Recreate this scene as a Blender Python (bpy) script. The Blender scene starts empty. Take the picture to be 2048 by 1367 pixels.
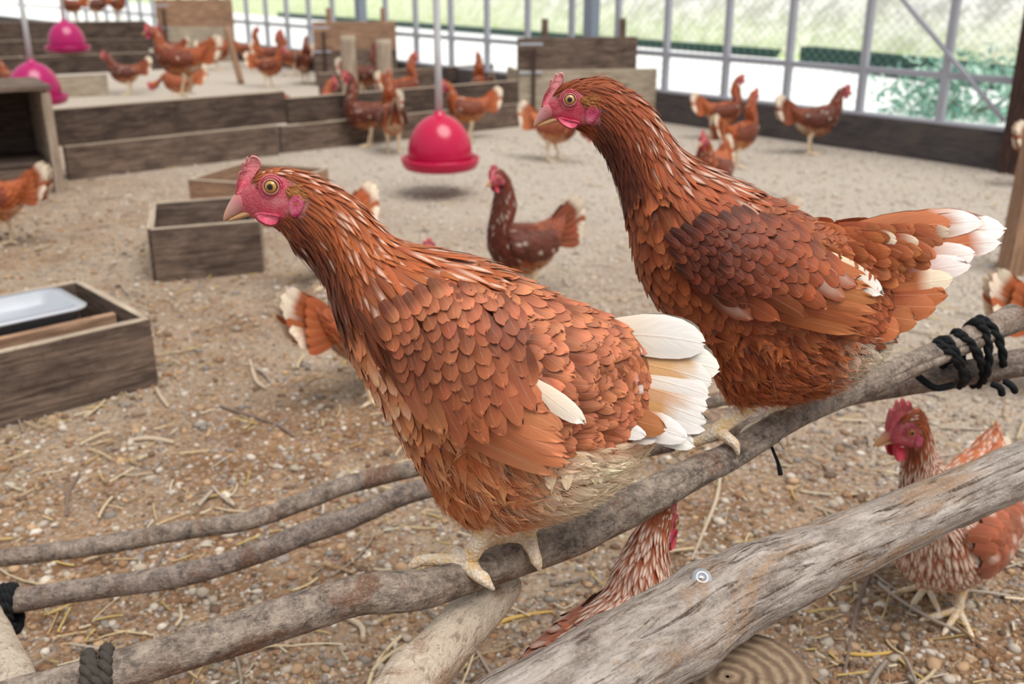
import bpy, bmesh, math, random
import numpy as np
from mathutils import Vector, Matrix, noise as mnoise
from mathutils.bvhtree import BVHTree

rng = np.random.default_rng(7)
random.seed(7)
SC = bpy.context.scene
COL = SC.collection
# ------------------------------------------------------------------ camera, sky, sun, exposure
FPX, CX, CY = 2000.0, 1024.0, 683.5
CAM_H, PITCH = 0.95, math.radians(20.0)
cd = bpy.data.cameras.new('camera')
cam = bpy.data.objects.new('camera', cd)
COL.objects.link(cam)
cam.location = (0, 0, CAM_H)
cam.rotation_euler = (math.pi / 2 - PITCH, 0, 0)
cd.sensor_width = 36.0
cd.lens = 36.0 * FPX / 2048.0
cd.clip_start = 0.02
cd.clip_end = 300
cd.dof.use_dof = True
cd.dof.focus_distance = 0.90
cd.dof.aperture_fstop = 7.0
SC.camera = cam

SC.view_settings.view_transform = 'Standard'
SC.view_settings.look = 'None'
SC.view_settings.gamma = 1.0
SC.view_settings.use_curve_mapping = False
SC.view_settings.exposure = 0.27
SC.cycles.use_denoising = True
SC.cycles.max_bounces = 6
SC.cycles.sample_clamp_indirect = 6.0

world = bpy.data.worlds.new('overcast_sky')
SC.world = world
world.use_nodes = True
wn, wl = world.node_tree.nodes, world.node_tree.links
wn.clear()
wo = wn.new('ShaderNodeOutputWorld')
wb = wn.new('ShaderNodeBackground')
wt = wn.new('ShaderNodeTexCoord')
ws = wn.new('ShaderNodeSeparateXYZ')
wr = wn.new('ShaderNodeValToRGB')
wl.new(wt.outputs['Generated'], ws.inputs[0])
wl.new(ws.outputs['Z'], wr.inputs[0])
e = wr.color_ramp.elements
e[0].position, e[0].color = 0.0, (0.62, 0.66, 0.70, 1)
e[1].position, e[1].color = 1.0, (1.0, 1.0, 1.0, 1)
m_ = wr.color_ramp.elements.new(0.35)
m_.color = (0.86, 0.89, 0.93, 1)
wl.new(wr.outputs[0], wb.inputs[0])
wb.inputs[1].default_value = 0.62
wl.new(wb.outputs[0], wo.inputs[0])

sd = bpy.data.lights.new('sun', 'SUN')
sun = bpy.data.objects.new('sun', sd)
COL.objects.link(sun)
sd.energy = 2.8
sd.angle = math.radians(40)
sd.color = (1.0, 0.96, 0.90)
sun.rotation_euler = Vector((-0.30, 0.38, -1.0)).to_track_quat('-Z', 'Y').to_euler()

# ------------------------------------------------------------------ view geometry
CAMP = np.array([0, 0, CAM_H])
FW = np.array([0, math.cos(PITCH), -math.sin(PITCH)])
UP = np.array([0, math.sin(PITCH), math.cos(PITCH)])
RT = np.array([1.0, 0, 0])


def ray(px, py):
    return FW + RT * ((px - CX) / FPX) + UP * ((CY - py) / FPX)


def at_depth(px, py, d):
    return CAMP + ray(px, py) * d


def at_z(px, py, z=0.0):
    r = ray(px, py)
    return CAMP + r * ((z - CAM_H) / r[2])


def at_y(px, py, y):
    r = ray(px, py)
    return CAMP + r * (y / r[1])


def project(P):
    P = np.asarray(P, float) - CAMP
    d = P @ FW
    return np.stack([CX + FPX * (P @ RT) / d, CY - FPX * (P @ UP) / d], -1)


def lin(r, g, b):
    def f(c):
        c = c / 255.0
        return c / 12.92 if c <= 0.04045 else ((c + 0.055) / 1.055) ** 2.4
    return np.array([f(r), f(g), f(b)])


# ------------------------------------------------------------------ mesh builder
class MB:
    def __init__(self):
        self.v, self.f, self.uv, self.c, self.m, self.n = [], [], [], [], [], 0

    def add(self, v, f, uv=None, col=None, mat=0):
        v = np.asarray(v, float).reshape(-1, 3)
        k = len(v)
        self.v.append(v)
        if isinstance(f, np.ndarray):
            self.f.append(f + self.n)
            self.m.append(np.full(len(f), mat))
        else:
            by = {}
            for q in f:
                by.setdefault(len(q), []).append(q)
            for q in by.values():
                self.f.append(np.asarray(q, int) + self.n)
                self.m.append(np.full(len(q), mat))
        self.uv.append(np.zeros((k, 2)) if uv is None else np.asarray(uv, float).reshape(-1, 2))
        if col is None:
            col = np.ones((k, 3))
        col = np.asarray(col, float)
        if col.ndim == 1:
            col = np.tile(col, (k, 1))
        self.c.append(col.reshape(-1, 3))
        self.n += k

    def build(self, name, mats, parent=None, smooth=True, origin=None, local=False):
        v = np.concatenate(self.v)
        if origin is not None and not local:
            v = v - np.asarray(origin)
        uv, c = np.concatenate(self.uv), np.concatenate(self.c)
        loops = np.concatenate([f.reshape(-1) for f in self.f])
        sizes = np.concatenate([np.full(len(f), f.shape[1]) for f in self.f])
        starts = np.concatenate([[0], np.cumsum(sizes)[:-1]])
        me = bpy.data.meshes.new(name)
        me.vertices.add(len(v))
        me.vertices.foreach_set('co', v.reshape(-1))
        me.loops.add(len(loops))
        me.loops.foreach_set('vertex_index', loops)
        me.polygons.add(len(sizes))
        me.polygons.foreach_set('loop_start', starts)
        me.polygons.foreach_set('loop_total', sizes)
        me.polygons.foreach_set('material_index', np.concatenate(self.m))
        me.update(calc_edges=True)
        me.validate()
        me.polygons.foreach_set('use_smooth', np.full(len(me.polygons), bool(smooth)))
        ul = me.uv_layers.new(name='UVMap')
        ul.data.foreach_set('uv', uv[loops].reshape(-1))
        ca = me.color_attributes.new('Col', 'FLOAT_COLOR', 'POINT')
        ca.data.foreach_set('color', np.concatenate([c, np.ones((len(c), 1))], 1).reshape(-1))
        if not isinstance(mats, (list, tuple)):
            mats = [mats]
        for m in mats:
            me.materials.append(m)
        o = bpy.data.objects.new(name, me)
        COL.objects.link(o)
        if origin is not None and parent is None:
            o.location = origin
        if parent is not None:
            o.parent = parent
        return o


def tag(o, label=None, cat=None, group=None, kind=None):
    if label: o['label'] = label
    if cat: o['category'] = cat
    if group: o['group'] = group
    if kind: o['kind'] = kind
    return o


def thing(name, loc, label, cat, group=None, rz=0.0):
    o = bpy.data.objects.new(name, None)
    o.empty_display_size = 0.05
    COL.objects.link(o)
    o.location = loc
    o.rotation_euler = (0, 0, rz)
    return tag(o, label, cat, group)


def copy_tree(o, parent=None):
    c = o.copy()
    COL.objects.link(c)
    if parent is not None:
        c.parent = parent
    for ch in list(o.children):
        copy_tree(ch, c)
    return c


def cat_rom(pts, per=8):
    pts = np.asarray(pts, float)
    n = len(pts)
    out = []
    for i in range(n - 1):
        p0, p1, p2, p3 = pts[max(i - 1, 0)], pts[i], pts[i + 1], pts[min(i + 2, n - 1)]
        for k in range(per):
            t = k / per
            out.append(0.5 * (2 * p1 + (p2 - p0) * t + (2 * p0 - 5 * p1 + 4 * p2 - p3) * t * t + (3 * p1 - p0 - 3 * p2 + p3) * t ** 3))
    out.append(pts[-1])
    return np.array(out)


def tube(pts, rad, n=12, per=6, col=None, jit=None, round_end=True):
    """swept tube; returns verts, faces, uv (u round, v metres along), col"""
    d = np.concatenate([np.asarray(pts, float), np.asarray(rad, float)[:, None]], 1)
    if col is not None:
        d = np.concatenate([d, np.asarray(col, float)], 1)
    d = cat_rom(d, per)
    P, R = d[:, :3], np.maximum(d[:, 3], 1e-5)
    if round_end:
        t0, t1 = P[0] - P[1], P[-1] - P[-2]
        t0, t1 = t0 / (np.linalg.norm(t0) + 1e-9), t1 / (np.linalg.norm(t1) + 1e-9)
        a = [P[0] + t0 * R[0] * k for k in (0.5, 0.35, 0.15)]
        b = [P[-1] + t1 * R[-1] * k for k in (0.15, 0.35, 0.5)]
        ra = [R[0] * k for k in (0.25, 0.7, 0.93)]
        rb = [R[-1] * k for k in (0.93, 0.7, 0.25)]
        P = np.concatenate([a, P, b])
        R = np.concatenate([ra, R, rb])
        d = np.concatenate([d[:1]] * 3 + [d] + [d[-1:]] * 3)
    T = np.gradient(P, axis=0)
    T /= np.linalg.norm(T, axis=1)[:, None] + 1e-12
    ref = np.array([0, 0, 1.0]) if abs(T[0][2]) < 0.9 else np.array([0, 1.0, 0])
    N = np.zeros_like(P)
    x = ref - T[0] * (ref @ T[0])
    N[0] = x / np.linalg.norm(x)
    for i in range(1, len(P)):
        x = N[i - 1] - T[i] * (N[i - 1] @ T[i])
        N[i] = x / (np.linalg.norm(x) + 1e-12)
    B = np.cross(T, N)
    m = len(P)
    al = np.concatenate([[0], np.cumsum(np.linalg.norm(np.diff(P, axis=0), axis=1))])
    th = np.linspace(0, 2 * np.pi, n, endpoint=False) + np.pi
    rr = np.repeat(R[:, None], n, 1)
    if jit is not None:
        rr = rr * jit(al[:, None] + 0 * th, th[None] + 0 * al[:, None])
    V = P[:, None] + rr[..., None] * (np.cos(th)[None, :, None] * N[:, None] + np.sin(th)[None, :, None] * B[:, None])
    i, j = np.meshgrid(np.arange(m - 1), np.arange(n), indexing='ij')
    F = np.stack([i * n + j, i * n + (j + 1) % n, (i + 1) * n + (j + 1) % n, (i + 1) * n + j], -1).reshape(-1, 4)
    F = F[:, ::-1]
    uv = np.stack([np.repeat((th / (2 * np.pi) - 0.5)[None], m, 0), np.repeat(al[:, None], n, 1)], -1)
    F = list(map(tuple, F))
    F.append(tuple(range(n)))
    F.append(tuple((m - 1) * n + k for k in reversed(range(n))))
    cc = np.repeat(d[:, None, 4:7], n, 1).reshape(-1, 3) if col is not None else None
    return V.reshape(-1, 3), F, uv.reshape(-1, 2), cc


def lathe(prof, n=48, center=(0, 0, 0)):
    prof = np.asarray(prof, float)
    th = np.linspace(0, 2 * np.pi, n, endpoint=False)
    V = np.stack([prof[:, None, 0] * np.cos(th), prof[:, None, 0] * np.sin(th), prof[:, None, 1] + 0 * th], -1)
    V = V + np.asarray(center)
    m = len(prof)
    i, j = np.meshgrid(np.arange(m - 1), np.arange(n), indexing='ij')
    F = np.stack([i * n + j, i * n + (j + 1) % n, (i + 1) * n + (j + 1) % n, (i + 1) * n + j], -1).reshape(-1, 4)
    return V.reshape(-1, 3), F


def uv_sphere(c, r, n=16, m=10, M=None):
    ph = np.linspace(0, np.pi, m)
    th = np.linspace(0, 2 * np.pi, n, endpoint=False)
    V = np.stack([np.sin(ph)[:, None] * np.cos(th), np.sin(ph)[:, None] * np.sin(th), np.cos(ph)[:, None] + 0 * th], -1).reshape(-1, 3)
    V = V * np.asarray(r)
    if M is not None:
        V = V @ np.asarray(M).T
    i, j = np.meshgrid(np.arange(m - 1), np.arange(n), indexing='ij')
    F = np.stack([i * n + j, (i + 1) * n + j, (i + 1) * n + (j + 1) % n, i * n + (j + 1) % n], -1).reshape(-1, 4)
    return V + np.asarray(c), F


def in_poly(P, poly):
    P = np.asarray(P)
    x, y = P[..., 0], P[..., 1]
    poly = np.asarray(poly, float)
    r = np.zeros(x.shape, bool)
    n = len(poly)
    for i in range(n):
        x0, y0 = poly[i]
        x1, y1 = poly[(i + 1) % n]
        if y0 == y1:
            continue
        c = ((y0 > y) != (y1 > y)) & (x < (x1 - x0) * (y - y0) / (y1 - y0) + x0)
        r ^= c
    return r


def poly_dist(P, poly):
    """distance to a polygon's outline"""
    P = np.asarray(P, float)
    poly = np.asarray(poly, float)
    d = np.full(P.shape[:-1], 1e9)
    for i in range(len(poly)):
        a, b = poly[i], poly[(i + 1) % len(poly)]
        ab = b - a
        t = np.clip(((P - a) @ ab) / (ab @ ab + 1e-9), 0, 1)
        d = np.minimum(d, np.linalg.norm(P - a - t[..., None] * ab, axis=-1))
    return d


def sstep(a, b, x):
    t = np.clip((x - a) / (b - a), 0, 1)
    return t * t * (3 - 2 * t)
# ------------------------------------------------------------------ materials
class NT:
    def __init__(self, name):
        self.m = bpy.data.materials.new(name)
        self.m.use_nodes = True
        self.t = self.m.node_tree
        self.n, self.l = self.t.nodes, self.t.links
        self.p = self.n['Principled BSDF']

    def new(self, typ, **kw):
        o = self.n.new('ShaderNode' + typ)
        for k, v in kw.items():
            if k in ('ins',):
                for a, b in v.items():
                    self.set(o, a, b)
            else:
                setattr(o, k, v)
        return o

    def set(self, o, key, val):
        s = o.inputs[key]
        if hasattr(val, 'links') or isinstance(val, bpy.types.NodeSocket):
            self.l.new(val, s)
        elif isinstance(val, np.ndarray):
            s.default_value = (float(val[0]), float(val[1]), float(val[2]), 1)
        else:
            s.default_value = val

    def math(self, op, a, b=0.0, c=None):
        o = self.new('Math', operation=op)
        self.set(o, 0, a)
        self.set(o, 1, b)
        if c is not None: self.set(o, 2, c)
        return o.outputs[0]

    def mix(self, f, a, b, mode='MIX'):
        o = self.new('Mix', data_type='RGBA', blend_type=mode)
        self.set(o, 0, f)
        self.set(o, 6, a)
        self.set(o, 7, b)
        return o.outputs[2]

    def noise(self, vec, scale, detail=4.0, rough=0.55, dist=0.0):
        o = self.new('TexNoise')
        if vec is not None: self.set(o, 'Vector', vec)
        self.set(o, 'Scale', scale)
        self.set(o, 'Detail', detail)
        self.set(o, 'Roughness', rough)
        self.set(o, 'Distortion', dist)
        return o.outputs['Fac']

    def ramp(self, f, stops):
        o = self.new('ValToRGB')
        self.l.new(f, o.inputs[0])
        el = o.color_ramp.elements
        while len(el) < len(stops): el.new(0.5)
        for k, (p, c) in zip(el, stops):
            k.position = p
            c = (c, c, c) if not hasattr(c, '__len__') else c
            k.color = (float(c[0]), float(c[1]), float(c[2]), 1)
        return o.outputs[0]

    def bump(self, h, strength=0.3, dist=0.01, normal=None):
        o = self.new('Bump')
        self.set(o, 'Height', h)
        self.set(o, 'Strength', strength)
        self.set(o, 'Distance', dist)
        if normal is not None: self.l.new(normal, o.inputs['Normal'])
        self.l.new(o.outputs[0], self.p.inputs['Normal'])
        return o.outputs[0]

    def coord(self, kind='Object', scale=None):
        o = self.new('TexCoord').outputs[kind]
        if scale is not None:
            mp = self.new('Mapping')
            self.l.new(o, mp.inputs[0])
            mp.inputs['Scale'].default_value = scale
            o = mp.outputs[0]
        return o

    def base(self, c):
        self.set(self.p, 'Base Color', c)

    def props(self, rough=0.6, spec=0.3, metal=0.0):
        self.p.inputs['Roughness'].default_value = rough
        self.p.inputs['Specular IOR Level'].default_value = spec
        self.p.inputs['Metallic'].default_value = metal


def mat_feather():
    t = NT('feather')
    col = t.new('VertexColor', layer_name='Col').outputs[0]
    uv = t.new('UVMap').outputs[0]
    sp = t.new('SeparateXYZ')
    t.l.new(uv, sp.inputs[0])
    u, v = sp.outputs[0], sp.outputs[1]
    au = t.math('ABSOLUTE', t.math('SUBTRACT', u, 0.5))
    # fine barbs running slantwise from the shaft
    cv = t.new('CombineXYZ')
    t.l.new(t.math('MULTIPLY', t.math('SUBTRACT', v, t.math('MULTIPLY', au, 0.8)), 26.0), cv.inputs[1])
    t.l.new(t.math('MULTIPLY', u, 1.5), cv.inputs[0])
    geo = t.new('ObjectInfo')
    nz = t.noise(cv.outputs[0], 1.6, 3.0, 0.7)
    shaft = t.ramp(au, [(0.0, 1.0), (0.035, 0.0)])
    rim = t.ramp(au, [(0.34, 0.0), (0.5, 1.0)])
    tip = t.ramp(v, [(0.82, 0.0), (1.0, 1.0)])
    rimt = t.math('MAXIMUM', rim, tip)
    c1 = t.mix(t.math('MULTIPLY', t.ramp(nz, [(0.3, 0.0), (0.7, 1.0)]), 0.45), col, t.mix(1.0, col, (0.55, 0.5, 0.48, 1), 'MULTIPLY'))
    c2 = t.mix(t.math('MULTIPLY', shaft, 0.14), c1, (0.75, 0.5, 0.34, 1))
    c3 = t.mix(t.math('MULTIPLY', rimt, 0.30), c2, t.mix(1.0, c2, (1.42, 1.38, 1.34, 1), 'MULTIPLY'))
    hs = t.new('HueSaturation')
    t.l.new(c3, hs.inputs['Color'])
    t.l.new(t.math('ADD', 0.86, t.math('MULTIPLY', geo.outputs['Random'], 0.28)), hs.inputs['Value'])
    t.base(hs.outputs[0])
    t.props(0.52, 0.28)
    t.p.inputs['Sheen Weight'].default_value = 0.12
    t.p.inputs['Sheen Roughness'].default_value = 0.4
    t.bump(t.math('ADD', nz, t.math('MULTIPLY', shaft, 1.2)), 0.35, 0.0006)
    return t.m


def mat_skin():
    t = NT('hen_skin')
    col = t.new('VertexColor', layer_name='Col').outputs[0]
    oc = t.coord('Object')
    n1 = t.noise(oc, 260.0, 4.0, 0.6)
    vo = t.new('TexVoronoi')
    t.l.new(oc, vo.inputs['Vector'])
    vo.inputs['Scale'].default_value = 520.0
    n2 = t.noise(oc, 90.0, 3.0, 0.5)
    c = t.mix(t.math('MULTIPLY', t.ramp(n1, [(0.35, 0.0), (0.7, 1.0)]), 0.4), col, t.mix(1.0, col, (0.72, 0.55, 0.55, 1), 'MULTIPLY'))
    c = t.mix(t.math('MULTIPLY', t.ramp(vo.outputs['Distance'], [(0.0, 1.0), (0.5, 0.0)]), 0.14), c, (0.90, 0.62, 0.58, 1))
    c = t.mix(t.math('MULTIPLY', t.ramp(n2, [(0.45, 0.0), (0.7, 1.0)]), 0.35), c, (0.70, 0.34, 0.34, 1))
    t.base(c)
    t.props(0.5, 0.35)
    t.p.inputs['Subsurface Weight'].default_value = 0.0
    t.bump(t.math('ADD', n1, t.math('MULTIPLY', vo.outputs['Distance'], 0.6)), 0.5, 0.0012)
    return t.m


def mat_col(name, rough=0.6, spec=0.3, nscale=60.0, namp=0.35, bump=0.3, bd=0.002):
    """vertex colour with a little procedural wear"""
    t = NT(name)
    col = t.new('VertexColor', layer_name='Col').outputs[0]
    oc = t.coord('Object')
    n1 = t.noise(oc, nscale, 5.0, 0.6)
    c = t.mix(t.math('MULTIPLY', t.ramp(n1, [(0.3, 0.0), (0.75, 1.0)]), namp), col, t.mix(1.0, col, (0.6, 0.55, 0.5, 1), 'MULTIPLY'))
    t.base(c)
    t.props(rough, spec)
    t.bump(n1, bump, bd)
    return t.m


def mat_leg():
    t = NT('leg_scales')
    col = t.new('VertexColor', layer_name='Col').outputs[0]
    oc = t.coord('Object')
    vo = t.new('TexVoronoi')
    t.l.new(oc, vo.inputs['Vector'])
    vo.inputs['Scale'].default_value = 300.0
    n1 = t.noise(oc, 90.0, 4.0, 0.6)
    c = t.mix(t.math('MULTIPLY', t.ramp(n1, [(0.36, 0.0), (0.58, 1.0)]), 0.75), col, (0.93, 0.86, 0.76, 1))
    c = t.mix(t.math('MULTIPLY', t.ramp(vo.outputs['Distance'], [(0.25, 0.0), (0.6, 1.0)]), 0.3), c, (0.42, 0.25, 0.13, 1))
    t.base(c)
    t.props(0.6, 0.3)
    t.bump(t.math('SUBTRACT', n1, vo.outputs['Distance']), 0.6, 0.0018)
    return t.m


def mat_bark(name, cA, cB, cC, cD, speck=0.5, crack=0.5, su=3.0, sv=9.0, along=0.0):
    t = NT(name)
    uv = t.coord('UV')
    mp = t.new('Mapping')
    t.l.new(uv, mp.inputs[0])
    mp.inputs['Scale'].default_value = (su, sv, 1.0)
    oc = t.coord('Object')
    src = oc
    if along:
        ma = t.new('Mapping')
        t.l.new(uv, ma.inputs[0])
        ma.inputs['Scale'].default_value = (0.22, along, 1.0)
        src = ma.outputs[0]
    big = t.noise(src, 16.0, 6.0, 0.7, 0.8)
    mid = t.noise(src, 62.0, 6.0, 0.75, 0.3)
    fine = t.noise(oc, 300.0, 4.0, 0.7)
    streak = t.noise(mp.outputs[0], 6.0, 5.0, 0.7, 0.8)
    c = t.mix(t.ramp(mid, [(0.36, 0.0), (0.64, 1.0)]), cA, cB)
    c = t.mix(t.math('MULTIPLY', t.ramp(big, [(0.52, 0.0), (0.62, 1.0)]), 0.8), c, cC)
    c = t.mix(t.math('MULTIPLY', t.ramp(streak, [(0.53, 0.0), (0.64, 1.0)]), crack), c, cD)
    c = t.mix(t.math('MULTIPLY', t.ramp(fine, [(0.52, 0.0), (0.70, 1.0)]), speck), c, (0.55, 0.43, 0.32, 1))
    c = t.mix(t.math('MULTIPLY', t.ramp(fine, [(0.28, 1.0), (0.42, 0.0)]), 0.5), c, (0.05, 0.035, 0.03, 1))
    t.base(c)
    t.props(0.8, 0.2)
    t.bump(t.math('ADD', t.math('ADD', mid, t.math('MULTIPLY', fine, 0.5)), streak), 0.7, 0.006)
    return t.m


def mat_plank(name, cA, cB, cC, ax=0, dirt=0.6):
    """weathered board: grain along its own length (UV u = metres along)"""
    t = NT(name)
    uv = t.coord('UV')
    mp = t.new('Mapping')
    t.l.new(uv, mp.inputs[0])
    mp.inputs['Scale'].default_value = (1.6, 26.0, 1.0)
    oi = t.new('ObjectInfo')
    off = t.new('VectorMath', operation='ADD')
    cx = t.new('CombineXYZ')
    t.l.new(t.math('MULTIPLY', oi.outputs['Random'], 37.0), cx.inputs[0])
    t.l.new(cx.outputs[0], off.inputs[0])
    t.l.new(mp.outputs[0], off.inputs[1])
    grain = t.noise(off.outputs[0], 4.0, 6.0, 0.7, 0.5)
    mp2 = t.new('Mapping')
    t.l.new(uv, mp2.inputs[0])
    mp2.inputs['Scale'].default_value = (3.0, 7.0, 1.0)
    off2 = t.new('VectorMath', operation='ADD')
    t.l.new(cx.outputs[0], off2.inputs[0])
    t.l.new(mp2.outputs[0], off2.inputs[1])
    blot = t.noise(off2.outputs[0], 2.2, 5.0, 0.65, 0.3)
    fl_ = t.noise(uv, 60.0, 4.0, 0.7)
    c = t.mix(t.ramp(grain, [(0.40, 0.0), (0.60, 1.0)]), np.asarray(cA) * 1.18, np.asarray(cB) * 0.82)
    c = t.mix(t.math('MULTIPLY', t.ramp(fl_, [(0.58, 0.0), (0.68, 1.0)]), 0.5), c, np.asarray(cC) * 0.6)
    c = t.mix(t.math('MULTIPLY', t.ramp(blot, [(0.46, 0.0), (0.62, 1.0)]), dirt), c, cC)
    t.base(c)
    t.props(0.8, 0.2)
    t.bump(grain, 0.4, 0.004)
    return t.m


def mat_floor():
    t = NT('sandy_litter_floor')
    oc = t.coord('Object')
    big = t.noise(oc, 1.1, 4.0, 0.6)
    mid = t.noise(oc, 9.0, 5.0, 0.65, 0.4)
    fine = t.noise(oc, 70.0, 5.0, 0.75)
    vo = t.new('TexVoronoi')
    t.l.new(oc, vo.inputs['Vector'])
    vo.inputs['Scale'].default_value = 85.0
    vo2 = t.new('TexVoronoi')
    t.l.new(oc, vo2.inputs['Vector'])
    vo2.inputs['Scale'].default_value = 190.0
    sp = t.new('SeparateXYZ')
    t.l.new(oc, sp.inputs[0])
    c = t.mix(t.ramp(mid, [(0.35, 0.0), (0.68, 1.0)]), lin(124, 90, 62), lin(170, 136, 104))
    c = t.mix(t.math('MULTIPLY', t.ramp(big, [(0.42, 0.0), (0.6, 1.0)]), 0.6), c, lin(186, 170, 150))
    # greyer, paler gravel away from the perches, towards the netting
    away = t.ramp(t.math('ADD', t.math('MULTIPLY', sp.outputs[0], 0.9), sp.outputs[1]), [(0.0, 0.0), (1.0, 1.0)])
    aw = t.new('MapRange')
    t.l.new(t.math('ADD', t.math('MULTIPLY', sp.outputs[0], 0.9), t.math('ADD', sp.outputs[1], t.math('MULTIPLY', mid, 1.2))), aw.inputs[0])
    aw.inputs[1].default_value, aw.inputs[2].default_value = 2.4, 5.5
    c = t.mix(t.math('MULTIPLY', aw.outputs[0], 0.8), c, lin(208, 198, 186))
    hs = t.new('HueSaturation')
    t.l.new(vo.outputs['Color'], hs.inputs['Color'])
    hs.inputs['Saturation'].default_value = 0.25
    peb = t.mix(0.6, hs.outputs[0], lin(190, 170, 150))
    c = t.mix(t.math('MULTIPLY', t.ramp(vo.outputs['Distance'], [(0.25, 1.0), (0.5, 0.0)]), 0.35), c, peb)
    c = t.mix(t.math('MULTIPLY', t.ramp(fine, [(0.5, 0.0), (0.72, 1.0)]), 0.75), c, lin(78, 54, 38))
    t.base(c)
    t.props(0.9, 0.15)
    h = t.math('ADD', t.math('MULTIPLY', mid, 1.5), t.math('ADD', fine, t.math('SUBTRACT', 0.0, vo.outputs['Distance'])))
    t.bump(h, 0.8, 0.012)
    return t.m


def mat_plain(name, c, rough=0.6, spec=0.3, metal=0.0, nscale=30.0, namp=0.2, bump=0.1):
    t = NT(name)
    n1 = t.noise(t.coord('Object'), nscale, 4.0, 0.6)
    c = np.asarray(c, float)
    t.base(t.mix(t.math('MULTIPLY', n1, namp * 2), c, c * 0.6))
    t.props(rough, spec, metal)
    if bump: t.bump(n1, bump, 0.003)
    return t.m


M = {}
M['feather'] = mat_feather()
M['skin'] = mat_skin()
M['leg'] = mat_leg()
M['comb'] = mat_skin()
M['comb'].name = 'comb_skin'
M['beak'] = mat_col('beak_horn', 0.38, 0.45, 120, 0.25, 0.2, 0.0008)
M['eye'] = mat_col('hen_eye', 0.08, 0.6, 300, 0.1, 0.0, 0.0005)
M['down'] = mat_col('down', 0.8, 0.1, 40, 0.1, 0.0)
_n, _l = M['down'].node_tree.nodes, M['down'].node_tree.links
_tr, _mx = _n.new('ShaderNodeBsdfTranslucent'), _n.new('ShaderNodeMixShader')
_vc = _n.new('ShaderNodeVertexColor')
_vc.layer_name = 'Col'
_l.new(_vc.outputs[0], _tr.inputs[0])
_mx.inputs[0].default_value = 0.5
_l.new(_n['Principled BSDF'].outputs[0], _mx.inputs[1])
_l.new(_tr.outputs[0], _mx.inputs[2])
_l.new(_mx.outputs[0], _n['Material Output'].inputs[0])
M['litter'] = mat_col('straw_and_stone', 0.8, 0.2, 120, 0.4, 0.4, 0.003)
M['bark'] = mat_bark('grey_bark', lin(92, 82, 76), lin(176, 160, 146), lin(118, 84, 66), lin(48, 38, 34), 0.5, 0.35)
M['bark_dark'] = mat_bark('dark_bark', lin(92, 82, 80), lin(166, 150, 138), lin(118, 88, 72), lin(52, 44, 42), 0.4, 0.3)
M['bark_pale'] = mat_bark('pale_stripped_bark', lin(214, 200, 182), lin(188, 170, 152), lin(160, 128, 104), lin(84, 60, 44), 0.6, 0.5)
M['log'] = mat_bark('weathered_log', lin(122, 110, 102), lin(190, 180, 172), lin(160, 128, 100), lin(70, 54, 44), 0.5, 0.9, 5.0, 1.6, 0.25)
M['rope'] = mat_plain('black_rope', lin(34, 36, 38), 0.85, 0.15, 0, 300, 0.5, 0.5)
M['rope_old'] = mat_plain('faded_rope', lin(82, 76, 70), 0.9, 0.1, 0, 300, 0.5, 0.5)
M['floor'] = mat_floor()
M['plank_dark'] = mat_plank('dark_weathered_plank', lin(98, 82, 72), lin(72, 60, 54), lin(38, 32, 30))
M['plank'] = mat_plank('weathered_plank', lin(122, 104, 92), lin(94, 78, 68), lin(56, 46, 42))
M['plank_pale'] = mat_plank('pale_plank', lin(178, 166, 148), lin(156, 142, 124), lin(128, 110, 92), dirt=0.4)
M['plank_brown'] = mat_plank('brown_plank', lin(172, 138, 112), lin(142, 110, 88), lin(112, 88, 74), dirt=0.4)
M['plank_edge'] = mat_plank('lit_plank_edge', lin(178, 162, 144), lin(156, 138, 120), lin(128, 108, 92), dirt=0.3)
M['base_board'] = mat_plank('black_base_board', lin(88, 82, 82), lin(70, 66, 68), lin(100, 90, 84))
M['magenta'] = mat_plain('magenta_plastic', lin(188, 12, 66), 0.22, 0.5, 0, 8, 0.12, 0.03)
M['purple'] = mat_plain('purple_magenta_plastic', lin(168, 8, 92), 0.25, 0.5, 0, 8, 0.12, 0.03)
M['white_pipe'] = mat_plain('white_pipe', lin(206, 208, 212), 0.4, 0.4, 0, 20, 0.1, 0)
M['steel'] = mat_plain('galvanised_steel', lin(150, 160, 175), 0.45, 0.5, 0.35, 20, 0.2, 0.05)
M['stud'] = mat_plain('grey_stud', lin(176, 178, 188), 0.5, 0.4, 0.1, 20, 0.2, 0.05)
M['tin'] = mat_plain('zinc_sheet', lin(196, 200, 208), 0.35, 0.5, 0.45, 14, 0.25, 0.05)
M['post_dark'] = mat_plank('dark_post', lin(84, 62, 56), lin(66, 50, 46), lin(50, 40, 38))
M['dark'] = mat_plain('dark_green_beam', lin(40, 74, 62), 0.7, 0.2)
M['paving'] = mat_plain('glare_concrete', np.array([0.93, 0.95, 0.95]), 0.8, 0.2, 0, 2.0, 0.06, 0.05)  # near-white base stands in for overexposed daylight outside
# ------------------------------------------------------------------ hens: frames, lofted bodies, feathers
SIDE = np.array([0, -1.0, 0])          # the flank shown to the viewer


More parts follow.
